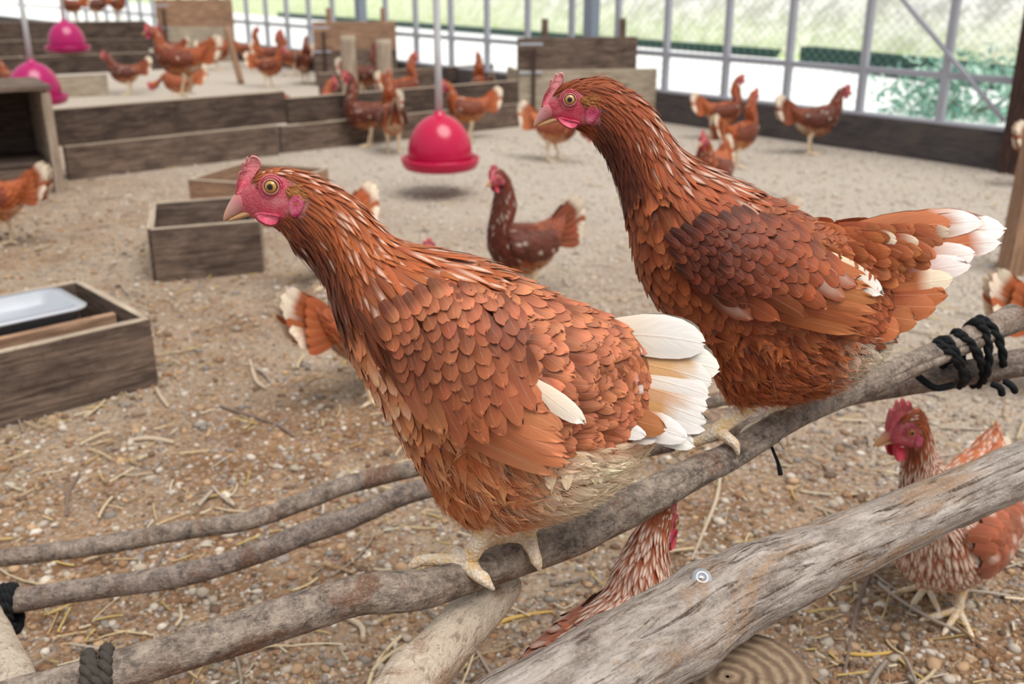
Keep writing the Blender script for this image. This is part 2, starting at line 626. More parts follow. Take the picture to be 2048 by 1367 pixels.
class CamFrame:
    """a hen standing in the upright plane y = Y; outlines given as photo pixels"""
    def __init__(self, Y, foot):
        self.Y = Y
        self.root = at_y(foot[0], foot[1], Y)

    def un(self, x, y, dy=0.0):
        return at_y(x, y, self.Y + dy) - self.root

    def px(self, P):
        P = np.asarray(P, float) + self.root
        P = P.copy()
        P[..., 1] = self.Y - np.abs(P[..., 1] - self.Y)
        return project(P)

    def ray(self, x, y):
        return CAMP - self.root, ray(x, y)

    def scale(self, x, y):
        return (self.Y / ray(x, y)[1]) / FPX

    def vis(self, C, w, T, B):
        q = project(C + self.root + np.array([0, -w, 0])) - project(C + self.root)
        n = (np.asarray(T) - np.asarray(B)).astype(float)
        s = np.linalg.norm(n) / 2
        b = abs(q @ (n / (2 * s)))
        return math.sqrt(max(0.35, 1 - (b / s) ** 2))


class LocFrame:
    """outlines in centimetres, x towards the tail, y up"""
    k = 0.01
    dz = 0.0

    def un(self, x, y, dy=0.0):
        return np.array([x * self.k, dy, (y - self.dz) * self.k])

    def px(self, P):
        P = np.asarray(P, float)
        return np.stack([P[..., 0] / self.k, P[..., 2] / self.k + self.dz], -1)

    def ray(self, x, y):
        return np.array([x * self.k, -1.0, (y - self.dz) * self.k]), np.array([0, 1.0, 0])

    def scale(self, x, y):
        return self.k

    def vis(self, C, w, T, B):
        return 1.0


class Loft:
    def __init__(self, fr, st, inset):
        C, A, W = [], [], []
        for si, ((tx, ty), (bx, by), w) in enumerate(st):
            T3, B3 = fr.un(tx, ty), fr.un(bx, by)
            c = (T3 + B3) / 2
            sc = fr.scale((tx + bx) / 2, (ty + by) / 2)
            a = (T3 - B3) / 2
            wm = w * sc
            f = fr.vis(c, wm, (tx, ty), (bx, by))
            h = np.linalg.norm(a)
            ins = min(inset * (0.5 + 0.5 * float(sstep(2.0, 6.0, si))), 0.25 * h)
            a = a * f * max(0.3, (h - ins) / h)
            C.append(c)
            A.append(a)
            W.append(max(wm - ins, wm * 0.6))
        self.C, self.A, self.W = np.array(C), np.array(A), np.array(W)
        self.n = len(C)
        self.D = np.concatenate([self.C, self.A, self.W[:, None]], 1)

    def params(self, s):
        s = np.asarray(s, float)
        i = np.clip(np.floor(s).astype(int), 0, self.n - 2)
        t = (s - i)[..., None]
        t = np.clip(t, 0, 1)
        D = self.D
        p0, p1, p2, p3 = D[np.maximum(i - 1, 0)], D[i], D[i + 1], D[np.minimum(i + 2, self.n - 1)]
        return 0.5 * (2 * p1 + (p2 - p0) * t + (2 * p0 - 5 * p1 + 4 * p2 - p3) * t * t + (3 * p1 - p0 - 3 * p2 + p3) * t ** 3)

    def _pos(self, s, ph):
        d = self.params(s)
        return d[..., :3] + d[..., 3:6] * np.cos(ph)[..., None] + SIDE * (d[..., 6] * np.sin(ph))[..., None]

    def eval(self, s, ph):
        sc = np.clip(s, 0.02, self.n - 1.02)
        P = self._pos(sc, ph)
        d = 0.02
        Ps = (self._pos(sc + d, ph) - self._pos(sc - d, ph)) / (2 * d)
        Pp = (self._pos(sc, ph + d) - self._pos(sc, ph - d)) / (2 * d)
        N = np.cross(Ps, Pp)
        N /= np.linalg.norm(N, axis=-1)[..., None] + 1e-12
        c = self.params(sc)[..., :3]
        sg = np.sign(np.sum(N * (P - c), -1))
        sg[sg == 0] = 1
        N = N * sg[..., None]
        ex = (s - sc)[..., None]
        P = P + Ps * ex
        return P, N, Ps, Pp

    def mesh(self, per=4, nphi=40):
        s = np.linspace(0, self.n - 1, (self.n - 1) * per + 1)
        ph = np.linspace(0, 2 * np.pi, nphi, endpoint=False)
        V = self._pos(s[:, None] + 0 * ph, ph[None] + 0 * s[:, None])
        m = len(s)
        i, j = np.meshgrid(np.arange(m - 1), np.arange(nphi), indexing='ij')
        F = np.stack([i * nphi + j, i * nphi + (j + 1) % nphi, (i + 1) * nphi + (j + 1) % nphi, (i + 1) * nphi + j], -1).reshape(-1, 4)
        V = V.reshape(-1, 3)
        c0, c1 = V[:nphi].mean(0), V[-nphi:].mean(0)
        V = np.concatenate([V, [c0, c1]])
        k = len(V)
        tri = [(k - 2, (j + 1) % nphi, j) for j in range(nphi)] + [(k - 1, (m - 1) * nphi + j, (m - 1) * nphi + (j + 1) % nphi) for j in range(nphi)]
        # outward orientation
        a, b, c = V[F[m * nphi // 3][0]], V[F[m * nphi // 3][1]], V[F[m * nphi // 3][2]]
        nn = np.cross(b - a, c - a)
        if nn @ (a - V[:nphi].mean(0) * 0 - self._pos(np.array(self.n / 3.0), np.array(0.0)) * 0 - self.params(np.array((m // 3) / per))[:3]) < 0:
            F = F[:, ::-1]
            tri = [t[::-1] for t in tri]
        return V, F, tri


NV, NU = 8, 7
VV = np.array([0, 0.2, 0.42, 0.62, 0.78, 0.89, 0.965, 1.0])
UU = np.linspace(-1, 1, NU)


def _quads():
    i, j = np.meshgrid(np.arange(NV - 1), np.arange(NU - 1), indexing='ij')
    return np.stack([i * NU + j, i * NU + j + 1, (i + 1) * NU + j + 1, (i + 1) * NU + j], -1).reshape(-1, 4)


QD = _quads()


def fshape(pt):
    """half-width profile along a feather; pt 0 = broad rounded, 1 = lance-shaped"""
    v = VV
    rnd = np.where(v < 0.62, 0.6 + 0.4 * np.sin(np.clip(v / 0.62, 0, 1) * np.pi / 2), np.sqrt(np.clip(1 - ((v - 0.62) / 0.383) ** 2, 0, 1)))
    lan = (0.6 + 0.4 * np.clip(v / 0.3, 0, 1)) * (1 - np.clip((v - 0.3) / 0.72, 0, 1) ** 1.7)
    return rnd * (1 - pt) + lan * pt


def _emit(mb, P, c0, c1, fleck, fpos=0.72, ts=None):
    """P (N,NV,NU,3); colours base->tip and pale shaft fleck"""
    N = len(P)
    v = VV[None, :, None, None]
    u = np.abs(UU)[None, None, :, None]
    a = np.full(N, 0.35) if ts is None else np.asarray(ts, float)
    a = a[:, None, None, None]
    k = np.clip((v + rng.normal(0, 0.02, (N, 1, NU, 1)) - a) / np.minimum(0.6, 1.02 - a) * np.where(a > 0.5, 2.2, 1.0), 0, 1)
    k = k * k * (3 - 2 * k)
    col = c0[:, None, None, :] * (1 - k) + c1[:, None, None, :] * k
    fl = np.clip(fleck[:, None, None, None] * np.clip(1.05 - u * 1.2, 0, 1) * np.exp(-((v - fpos) / 0.22) ** 2), 0, 0.96)
    col = col * (1 - fl) + np.array([0.86, 0.74, 0.62]) * fl
    uv = np.stack(np.broadcast_arrays((UU[None, None, :] + 1) / 2, VV[None, :, None] + 0 * UU[None, None, :]), -1)
    uv = np.broadcast_to(uv, (N, NV, NU, 2))
    F = (QD[None] + (np.arange(N) * NV * NU)[:, None, None]).reshape(-1, 4)
    mb.add(P.reshape(-1, 3), F, uv.reshape(-1, 2), col.reshape(-1, 3))


def loft_feathers(mb, lf, s, ph, L, W, ang, l0, l1, c0, c1, fleck, pt, cup=0.25, fpos=0.72, rag=0.035):
    s, ph = np.asarray(s, float), np.asarray(ph, float)
    if not len(s):
        return
    _, _, Ps, Pp = lf.eval(s, ph)
    a = 1 / (np.linalg.norm(Ps, axis=-1) + 1e-9)
    b = 1 / np.maximum(np.linalg.norm(Pp, axis=-1), 0.004)
    sh = fshape(pt)[None, :, None]
    al = VV[None, :, None] * L[:, None, None] * (1 + rng.normal(0, rag, (len(s), 1, NU)) * VV[None, :, None] ** 3)
    la = sh * UU[None, None, :] * W[:, None, None]
    ca, sa = np.cos(ang)[:, None, None], np.sin(ang)[:, None, None]
    S = s[:, None, None] + (al * ca - la * sa) * a[:, None, None]
    H = ph[:, None, None] + (al * sa + la * ca) * b[:, None, None]
    P, N, _, _ = lf.eval(S, H)
    lift = l0[:, None, None] + l1[:, None, None] * VV[None, :, None] - cup * W[:, None, None] * (sh * UU[None, None, :]) ** 2
    _emit(mb, P + N * lift[..., None], c0, c1, fleck, fpos)


def rows(lf, s0, s1, p0, p1, du, dv, jit=0.3):
    """staggered feather roots; du across, dv along, metres"""
    S, Hh = [], []
    s, k = s0, 0
    while s < s1:
        pm = np.array((p0 + p1) / 2)
        _, _, Ps, _ = lf.eval(np.array([s]), pm.reshape(1))
        q = lf.eval(np.full(40, s), np.linspace(p0, p1, 40))[0]
        arc = np.concatenate([[0], np.cumsum(np.linalg.norm(np.diff(q, axis=0), axis=1))])
        n = max(2, int(arc[-1] / du))
        pos = (np.arange(n) + 0.25 + 0.5 * (k % 2)) / n * arc[-1] + rng.normal(0, jit * du * 0.4, n)
        pos = np.clip(pos, 0, arc[-1])
        Hh.append(np.interp(pos, arc, np.linspace(p0, p1, 40)))
        S.append(np.full(n, s) + rng.normal(0, jit * dv * 0.35, n) / (np.linalg.norm(Ps) + 1e-9))
        s += dv / (np.linalg.norm(Ps[0]) + 1e-9)
        k += 1
    return np.concatenate(S), np.concatenate(Hh)


def surf_feathers(mb, fr, bvh, items, lift_fn, pt=0.0, cup=0.15, mirror=True):
    """items: (base px, tip px, half-width px, lift, c0, c1, fleck, bend px) laid on the flank"""
    Ps, C0, C1, FL = [], [], [], []
    sh = fshape(pt)
    for (bx, by), (tx, ty), w, lf_, c0, c1, fl, bend in items:
        d = np.array([tx - bx, ty - by], float)
        L = np.linalg.norm(d)
        if L < 1e-6: continue
        d /= L
        p = np.array([-d[1], d[0]])
        G = np.zeros((NV, NU, 3))
        miss = 0
        rg = rng.normal(0, 0.03, NU)
        lj = rng.uniform(0.7, 1.6)
        for i, v in enumerate(VV):
            for j, u in enumerate(UU):
                q = np.array([bx, by]) + d * L * v * (1 + rg[j] * v ** 3) + p * (u * w * sh[i] + bend * 4 * v * (1 - v))
                o, r = fr.ray(q[0], q[1])
                r = Vector(r).normalized()
                h = bvh.ray_cast(Vector(o), r)
                if h[0] is None:
                    miss += 1
                    h = bvh.find_nearest(Vector(fr.un(q[0], q[1], -0.03)))
                    hp = np.array(fr.un(q[0], q[1], 0.0))
                    hp[1] = h[0][1]
                    nrm = np.array([0, -1.0, 0])
                else:
                    hp, nrm = np.array(h[0]), np.array(h[1])
                    if nrm[1] > 0: nrm = -nrm
                sc = fr.scale(q[0], q[1])
                fade = float(sstep(0.40, 0.88, -nrm[1]))
                if i == 3 and j == 3 and -nrm[1] < 0.30: miss += 9
                G[i, j] = hp + nrm * ((lift_fn(q) + lf_) * fade + 0.0022 * v * lj - cup * w * sc * (u * sh[i]) ** 2)
        if miss > 2: continue
        Ps.append(G)
        C0.append(c0)
        C1.append(c1)
        FL.append(fl)
    if not Ps: return
    P, C0, C1, FL = np.array(Ps), np.array(C0), np.array(C1), np.array(FL)
    _emit(mb, P, C0, C1, FL)
    if mirror:
        _emit(mirror, P * np.array([1, -1, 1]), C0, C1, FL)


def plane_feathers(mb, fr, items, pt=0.0, mirror=True):
    """tail feathers: (base px, tip px, half-width px, dy metres off the mid plane at tip, c0, c1, bend, tilt)"""
    sh = fshape(pt)
    P, C0, C1 = [], [], []
    ts = []
    for it in items:
        (bx, by), (tx, ty), w, dy, c0, c1, bend, tilt = it[:8]
        ts.append(it[8] if len(it) > 8 else 0.35)
        rg = rng.normal(0, 0.012, NU)
        d = np.array([tx - bx, ty - by], float)
        L = np.linalg.norm(d)
        d /= L
        p = np.array([-d[1], d[0]])
        G = np.zeros((NV, NU, 3))
        for i, v in enumerate(VV):
            for j, u in enumerate(UU):
                q = np.array([bx, by]) + d * L * v * (1 + rg[j] * v ** 3) + p * (u * w * sh[i] + bend * 4 * v * (1 - v))
                sc = fr.scale(q[0], q[1])
                sg = 1 if (p[1] > 0) == isinstance(fr, CamFrame) else -1
                off = dy * (0.35 + 0.65 * v) + 0.12 * w * sc * (1 - (u * sh[i]) ** 2) + tilt * u * sg * w * sc * sh[i]
                G[i, j] = fr.un(q[0], q[1], -off)
        P.append(G)
        C0.append(c0)
        C1.append(c1)
    P, C0, C1 = np.array(P), np.array(C0), np.array(C1)
    _emit(mb, P, C0, C1, np.zeros(len(P)), ts=ts)
    if mirror:
        _emit(mb, P * np.array([1, -1, 1]), C0, C1, np.zeros(len(P)), ts=ts)


def strands(mb, lf, s, ph, L, w, c0, c1, droop=0.3, splay=0.5, out=0.35):
    """loose hair-like down"""
    n = len(s)
    P, N, Ps, Pp = lf.eval(np.asarray(s), np.asarray(ph))
    T = Ps / (np.linalg.norm(Ps, axis=-1)[:, None] + 1e-9)
    B = np.cross(N, T)
    a = rng.normal(0, splay, n)[:, None]
    D = T * np.cos(a) + B * np.sin(a)
    v = np.linspace(0, 1, 5)[None, :, None]
    o = (out * rng.uniform(0.3, 1.3, n))[:, None, None]
    ctr = P[:, None] + (D[:, None] * v + N[:, None] * (o * v * (1 - 0.35 * v)) + np.array([0, 0, -1.0]) * (droop * v * v)) * np.asarray(L)[:, None, None] - N[:, None] * 0.001
    tw = rng.uniform(0, np.pi, n)[:, None]
    Wd = np.cross(D, N) * np.cos(tw) + N * np.sin(tw)
    wd = Wd[:, None] * (np.asarray(w)[:, None, None] * (1 - 0.85 * v))
    G = np.stack([ctr - wd, ctr + wd], 2)
    F = np.array([[2 * i, 2 * i + 1, 2 * i + 3, 2 * i + 2] for i in range(4)])
    F = (F[None] + (np.arange(n) * 10)[:, None, None]).reshape(-1, 4)
    col = c0[:, None, None] * (1 - v[..., None]) + c1[:, None, None] * v[..., None]
    col = np.broadcast_to(col, (n, 5, 2, 3))
    uv = np.full((n * 10, 2), 0.3)
    mb.add(G.reshape(-1, 3), F, uv, col.reshape(-1, 3))


def offset_poly(poly, d):
    """inset an outline (list of 2-D points)"""
    P = np.asarray(poly, float)
    a = np.roll(P, 1, 0)
    b = np.roll(P, -1, 0)
    t = b - a
    t /= np.linalg.norm(t, axis=1)[:, None] + 1e-9
    n = np.stack([-t[:, 1], t[:, 0]], 1)
    ar = 0.5 * np.sum(P[:, 0] * np.roll(P[:, 1], -1) - np.roll(P[:, 0], -1) * P[:, 1])
    return P + n * d * (1 if ar > 0 else -1)


def slab(fr, poly, half, ins, dy=0.0, wob=0.0):
    """thin fleshy plate with a rounded rim, in the hen's mid plane"""
    out = cat_rom(list(poly) + [poly[0]], 3)[:-1]
    inn = offset_poly(out, ins)
    n = len(out)
    V = [fr.un(x, y, dy - half) for x, y in inn] + [fr.un(x, y, dy) for x, y in out] + [fr.un(x, y, dy + half) for x, y in inn]
    F = []
    for k in range(n):
        j = (k + 1) % n
        F += [(k, j, n + j, n + k), (n + k, n + j, 2 * n + j, 2 * n + k)]
    from mathutils.geometry import tessellate_polygon
    tri = tessellate_polygon([[Vector((x, y, 0)) for x, y in inn]])
    F += [tuple(t) for t in tri] + [tuple(2 * n + i for i in reversed(t)) for t in tri]
    return np.array(V), F


def jitcol(c, n, amt=0.12, hue=0.04):
    c = np.asarray(c, float)
    if c.ndim == 1: c = np.tile(c, (n, 1))
    h = np.where(c.min(1) > 0.4, hue * 0.25, hue)[:, None]
    return np.clip(c * (1 + rng.normal(0, amt, (n, 1))) * (1 + rng.normal(0, 1, (n, 3)) * h), 0.004, 0.95)


def surf_pt(fr, bvh, x, y):
    o, r = fr.ray(x, y)
    h = bvh.ray_cast(Vector(o), Vector(r).normalized())
    if h[0] is None:
        p = fr.un(x, y, -0.005)
        return np.array(p), np.array([0, -1.0, 0])
    n = np.array(h[1])
    return np.array(h[0]), (n if n[1] < 0 else -n)


def basis(n, up=(0, 0, 1)):
    n = np.asarray(n) / np.linalg.norm(n)
    up = np.asarray(up, float)
    x = np.cross(up, n)
    x /= np.linalg.norm(x)
    return np.stack([x, np.cross(n, x), n], 1)     # columns: along, up, out


def both_sides(f):
    """call f(name suffix side) for the shown side and the far side"""
    return [f(1.0), f(-1.0)]


def mir(V, sgn):
    V = np.array(V, float)
    V[..., 1] *= sgn
    return V


def flipf(F, sgn):
    return F if sgn > 0 else [tuple(reversed(q)) for q in (F.tolist() if isinstance(F, np.ndarray) else F)]


RED = lin(196, 74, 92)
RED_PALE = lin(226, 120, 126)
TAN = lin(206, 160, 112)


def build_head(fr, bvh, root, hp, org):
    """comb, beak, eyes, wattles, ear lobes; hp holds outlines in the frame's units"""
    mb = MB()
    V, F = slab(fr, hp['comb'], hp['comb_half'], hp['comb_in'])
    q = fr.px(V)
    cb, ct = hp['comb_base'], hp['comb_tip']
    t = np.clip(((q - cb) @ (np.array(ct) - cb)) / (np.linalg.norm(np.array(ct) - cb) ** 2), 0, 1)[:, None]
    mb.add(V, F, None, RED * (1 - t) + hp.get('comb_col', RED_PALE) * t)
    o = mb.build('comb', M['comb'], root)
    # beak
    mb = MB()
    for st, ca, cb_ in ((hp['upper'], lin(190, 92, 100), TAN), (hp['lower'], TAN * 0.8, TAN)):
        lf = Loft(fr, st, 0)
        V, F, tri = lf.mesh(4, 16)
        m = len(V) - 2
        tt = np.concatenate([np.repeat(np.linspace(0, 1, m // 16), 16), [0, 1]])[:, None]
        mb.add(V, list(map(tuple, F)) + tri, None, np.where(tt < .55, ca * (1 - np.clip(tt - .2, 0, 1) / .35) + hp['beak_base'] * (np.clip(tt - .2, 0, 1) / .35), hp['beak_base'] * (1 - (tt - .55) / .45) + cb_ * ((tt - .55) / .45)) if st is hp['upper'] else ca * (1 - tt) + cb_ * tt)
    if 'nostril' in hp:
        for sg in (1, -1):
            p, n = fr.un(*hp['nostril'], -hp['nostril_w']), SIDE
            V, F = uv_sphere(p, np.array([2.6, 1.0, 1.2]) * hp['u'], 10, 6)
            mb.add(mir(V, sg), flipf(F, sg), None, lin(110, 60, 56))
    mb.build('beak', M['beak'], root)
    # eyes
    p, n = surf_pt(fr, bvh, *hp['eye'])
    n = n * 0.5 + SIDE * 0.5
    n /= np.linalg.norm(n)
    r = hp['eye_r']
    B = basis(n)
    for sg in (1, -1):
        mb = MB()
        V, F = uv_sphere((0, 0, 0), (r, r, r * 0.8), 28, 18)
        rad = np.hypot(V[:, 0], V[:, 1]) / r
        front = V[:, 2] > 0
        col = np.where((rad < 0.42)[:, None], lin(8, 8, 8), np.where((rad < 0.8)[:, None], hp.get('iris', lin(196, 150, 70)), lin(40, 26, 20)))
        col = np.where(front[:, None], col, lin(40, 26, 20))
        W = V @ B.T + p + n * r * 0.05
        mb.add(mir(W, sg), flipf(F, sg), None, col)
        eye = mb.build('eye', M['eye'], root)
        mb = MB()
        th = np.linspace(0, 2 * np.pi, 25)[:-1]
        for rr, tr, cc in ((1.06, 0.13, lin(196, 128, 116)), (1.36, 0.16, lin(186, 66, 84)), (1.68, 0.15, lin(190, 70, 90))):
            ring = np.stack([np.cos(th) * r * rr * 1.04, np.sin(th) * r * rr * 0.98, 0 * th + (r * 0.34 if rr < 1.3 else (r * 0.06 if rr < 1.5 else -r * 0.04))], 1) @ B.T + p
            ring = np.concatenate([ring, ring[:2]])
            V, F, uv, _ = tube(ring, np.full(len(ring), r * tr), 8, 2, round_end=False)
            mb.add(mir(V, sg), flipf(F, sg), None, cc)
        mb.build('eyelid', M['comb'], eye)
    # wattles
    for sg in (1, -1):
        mb = MB()
        V, F = slab(fr, hp['wattle'], hp['wattle_half'], hp['wattle_in'], -hp['wattle_dy'])
        mb.add(mir(V, sg), flipf(F, sg), None, hp.get('wattle_col', lin(200, 58, 96)))
        mb.build('wattle', M['comb'], root)
    # ear lobes and the tan tuft above
    for sg in (1, -1):
        for nm, key, cc, mt in (('ear_lobe', 'lobe', lin(190, 58, 104), 'comb'),):
            if key not in hp: continue
            (x, y), ra, rb, rot = hp[key]
            p, n = surf_pt(fr, bvh, x, y)
            B = basis(n * 0.6 + SIDE * 0.4)
            V, F = uv_sphere((0, 0, 0), (1, 1, 1), 24, 14)
            th = np.arctan2(V[:, 1], V[:, 0])
            wob = 1 + (0.07 * np.sin(3 * th + 1) + 0.06 * np.sin(11 * th) + 0.05 * np.sin(17 * th + 2) if key == 'tuft' else 0.04 * np.sin(3 * th))
            V = V * np.stack([wob, wob, np.ones_like(wob)], 1)
            if key == 'lobe':                       # dished middle
                V[:, 2] *= 1 - 0.55 * np.exp(-(np.hypot(V[:, 0], V[:, 1]) / 0.55) ** 2)
            c, s_ = math.cos(rot), math.sin(rot)
            V = V * np.array([ra, rb, min(ra, rb) * 0.42])
            V = np.stack([V[:, 0] * c - V[:, 1] * s_, V[:, 0] * s_ + V[:, 1] * c, V[:, 2]], 1)
            W = V @ B.T + p + n * min(ra, rb) * 0.12
            mb = MB()
            mb.add(mir(W, sg), flipf(F, sg), None, cc)
            mb.build(nm, M[mt], root)


def add_leg(mb, fr, shank, toes, mat=1, org=None):
    """shank and toes: lists of (x, y, dy, r) in frame units (dy in metres)"""
    for k, ch in enumerate([shank] + toes):
        P = [fr.un(x, y, dy) for x, y, dy, r in ch]
        R = [r * fr.scale(x, y) for x, y, dy, r in ch]
        n = len(ch)
        ca, cb = lin(236, 200, 140), lin(232, 200, 150)
        col = [ca] * n if k == 0 else [cb] * (n - 1) + [lin(206, 178, 150)]
        V, F, uv, cc = tube(P, R, 12, 6, col)
        # ringed scales
        mb.add(V, F, uv, cc, mat)
# ------------------------------------------------------------------ the two hens on the perch
def hen_body(fr, lf, root, face_poly, col_fn, legs, per=4, nphi=44, face_col=None):
    mb = MB()
    V, F, tri = lf.mesh(per, nphi)
    q = fr.px(V)
    base = col_fn(q, len(V))
    d = poly_dist(q, face_poly)
    inside = in_poly(q, face_poly)
    sd = np.where(inside, -d, d)
    f = 1 - sstep(-hf(fr, 3), hf(fr, 2), sd)
    fc = lin(188, 80, 94) if face_col is None else face_col
    base = base * (1 - f[:, None]) + fc * f[:, None]
    mb.add(V, list(map(tuple, F)) + tri, None, base, 0)
    bvh = BVHTree.FromPolygons([tuple(v) for v in V], [tuple(x) for x in F.tolist()] + tri)
    for shank, toes in legs:
        add_leg(mb, fr, shank, toes)
    o = mb.build('body', [M['skin'], M['leg']], root)
    return o, bvh


def hf(fr, px):
    return px if isinstance(fr, CamFrame) else px * 0.04


def plumage(fr, lf, root, sp, bvh):
    """contour feathers over neck, breast, back and flanks"""
    hack, body = MB(), MB()
    face = sp['face']
    near = [(0.0, np.pi), (np.pi, 2 * np.pi)]
    for s0, s1, du, dv, L, W, pt, l0, l1, kind in sp['zones']:
        S, H = rows(lf, s0, s1, 0.0, 2 * np.pi, du, dv)
        P, _, _, _ = lf.eval(S, H)
        q = fr.px(P)
        keep = ~in_poly(q, face) | (kind != 'head') & False
        if kind in ('head', 'hackle'):
            # roots just inside the bare face are dropped
            keep = ~in_poly(q, face)
        S, H, q = S[keep], H[keep], q[keep]
        n = len(S)
        t = np.clip((S - s0) / max(s1 - s0, 1e-6), 0, 1)
        Ls = (L[0] + (L[1] - L[0]) * t) * rng.uniform(0.85, 1.2, n)
        Ws = (W[0] + (W[1] - W[0]) * t) * rng.uniform(0.85, 1.15, n)
        c0, c1, fl = sp['color'](kind, q, S, H, n)
        ang = rng.normal(0, sp.get('mess', 0.13), n) + sp['flow'](kind, q, S, H)
        mb = hack if kind in ('head', 'hackle') else body
        loft_feathers(mb, lf, S, H, Ls, Ws, ang, np.full(n, l0), np.full(n, l1) * rng.uniform(0.6, 1.5, n), c0, c1, fl, pt, 0.22)
    hack.build('hackle_feathers', M['feather'], root)
    body.build('body_feathers', M['feather'], root)


def wing(fr, root, bvh, sp):
    mbs = [MB(), MB()]
    pol = np.array(sp['outline'], float)

    def lift(q):
        q = np.asarray(q, float)
        d = poly_dist(q[None], pol)[0]
        ins = in_poly(q[None], pol)[0]
        return (sp['edge'] + (sp['dome'] * float(sstep(0, sp['dome_r'], d)) if ins else 0.0)) * (float(sstep(*sp['front'], q[0])) if 'front' in sp else 1.0)
    surf_feathers(mbs[0], fr, bvh, sp['under'], lift, sp.get('pt_f', 0.0), 0.10, mbs[1])
    surf_feathers(mbs[0], fr, bvh, sp['flight'], lift, sp.get('pt_f', 0.0), 0.10, mbs[1])
    surf_feathers(mbs[0], fr, bvh, sp['coverts'], lift, 0.0, 0.20, mbs[1])
    for mb in mbs:
        mb.build('wing', M['feather'], root)


def covert_rows(poly, d, step_along, step_across, L, w, lift0, colfn, sizefn=None, order=1, flowfn=None):
    """shingled coverts filling a polygon; later rows (further along d) sit lower"""
    d = np.array(d, float)
    d /= np.linalg.norm(d)
    p = np.array([-d[1], d[0]])
    P = np.array(poly, float)
    a0, a1 = (P @ d).min(), (P @ d).max()
    b0, b1 = (P @ p).min(), (P @ p).max()
    out = []
    a, k = a0, 0
    while a < a1:
        sz = 1.0 if sizefn is None else sizefn((a - a0) / (a1 - a0))
        b = b0 + (k % 2) * 0.5 * step_across * sz
        while b < b1:
            tip = d * (a + rng.normal(0, 0.1 * step_along)) + p * (b + rng.normal(0, 0.08 * step_across))
            if in_poly(tip[None], P)[0]:
                dd = d if flowfn is None else flowfn(tip)
                dd = dd + rng.normal(0, 0.12, 2)
                dd /= np.linalg.norm(dd)
                base = tip - dd * L * sz
                c0, c1, fl = colfn(tip)
                out.append((base, tip, w * sz * rng.uniform(0.9, 1.12), lift0 + 0.0016 * (1 - (a - a0) / (a1 - a0)), c0, c1, fl, 0.0))
            b += step_across * sz * rng.uniform(0.85, 1.15)
        a += step_along * sz
        k += 1
    return out


def C1(c, amt=0.12):
    return jitcol(np.asarray(c), 1, amt)[0]


# ============================== hen with the pale tail, perched in front
frA = CamFrame(0.80, (960, 1140))
rootA = thing('hen', frA.root, 'brown hen with fanned white tail and pale wing feather, perched on the bark-covered branch', 'hen', 'hens')
stA = [((473, 387), (481, 426), 10), ((488, 364), (502, 437), 19), ((513, 343), (530, 450), 26), ((543, 333), (560, 463), 33),
       ((580, 333), (578, 484), 39), ((628, 346), (594, 510), 47), ((676, 370), (618, 532), 53), ((720, 402), (640, 558), 61),
       ((758, 442), (655, 587), 73), ((800, 477), (664, 622), 89), ((850, 495), (680, 664), 108), ((912, 510), (706, 728), 130),
       ((985, 528), (752, 804), 148), ((1050, 550), (798, 880), 158), ((1120, 584), (842, 950), 160), ((1180, 606), (884, 1012), 156),
       ((1236, 630), (958, 1056), 146), ((1272, 655), (1060, 1046), 130), ((1292, 692), (1150, 1022), 106), ((1300, 740), (1225, 975), 80),
       ((1308, 800), (1280, 915), 46), ((1310, 840), (1300, 880), 24)]
lfA = Loft(frA, stA, 0.0035)
faceA = [(468, 384), (480, 362), (494, 354), (504, 366), (512, 376), (520, 362), (530, 352), (545, 346), (566, 350), (577, 362), (584, 374), (606, 372), (609, 396),
         (607, 422), (594, 434), (578, 428), (560, 438), (540, 452), (520, 446), (500, 440), (478, 434)]
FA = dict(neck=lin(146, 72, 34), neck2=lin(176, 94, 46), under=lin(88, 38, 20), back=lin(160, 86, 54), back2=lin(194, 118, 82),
          breast=lin(184, 100, 58), breast2=lin(212, 140, 94), belly=lin(208, 142, 96), cream=lin(248, 226, 194))


def colA(kind, q, S, H, n):
    x, y = q[:, 0], q[:, 1]
    fl = np.zeros(n)
    if kind == 'head':
        c0, c1 = jitcol(FA['neck'] * 0.9, n, 0.14), jitcol(FA['neck2'], n, 0.14)
        fl = np.where(rng.random(n) < 0.10, 0.8, 0.0)
    elif kind == 'hackle':
        un = (sstep(1.15, 2.0, np.abs(((H + np.pi) % (2 * np.pi)) - np.pi)) * 0.85)[:, None]  # shade under the throat is put into the feather colour
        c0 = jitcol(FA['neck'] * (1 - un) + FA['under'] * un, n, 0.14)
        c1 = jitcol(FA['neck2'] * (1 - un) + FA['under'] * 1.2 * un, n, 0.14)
        top = 1 - sstep(0.9, 1.7, np.abs(((H + np.pi) % (2 * np.pi)) - np.pi))
        fl = np.where(rng.random(n) < 0.08 + 0.30 * top, rng.uniform(0.4, 0.85, n), 0.0)
    elif kind == 'back':
        c0, c1 = jitcol(FA['back'] * 0.6, n, 0.13), jitcol(FA['back2'], n, 0.13)
        low = sstep(0.0, 1.0, (S - 18.2))[:, None]
        c1 = c1 * (1 - 0 * low)
    elif kind == 'breast':
        c0, c1 = jitcol(FA['breast'] * 0.6, n, 0.14), jitcol(FA['breast2'], n, 0.14)
        pl = ((rng.random(n) < .32) & (y > 690) & (y < 860) & (x < 800))[:, None]
        c1 = np.where(pl, jitcol(lin(238, 186, 148), n, .06), c1)
        c0 = np.where(pl, jitcol(lin(214, 140, 98), n, .06), c0)
    else:
        rear = sstep(1010, 1150, x + (y - 930) * 0.3)[:, None] * sstep(850, 925, y)[:, None]
        c0 = jitcol(FA['breast'] * 0.9 * (1 - rear) + FA['cream'] * 0.85 * rear, n, 0.12)
        c1 = jitcol(FA['belly'] * (1 - rear) + FA['cream'] * rear, n, 0.12)
    return c0, c1, fl


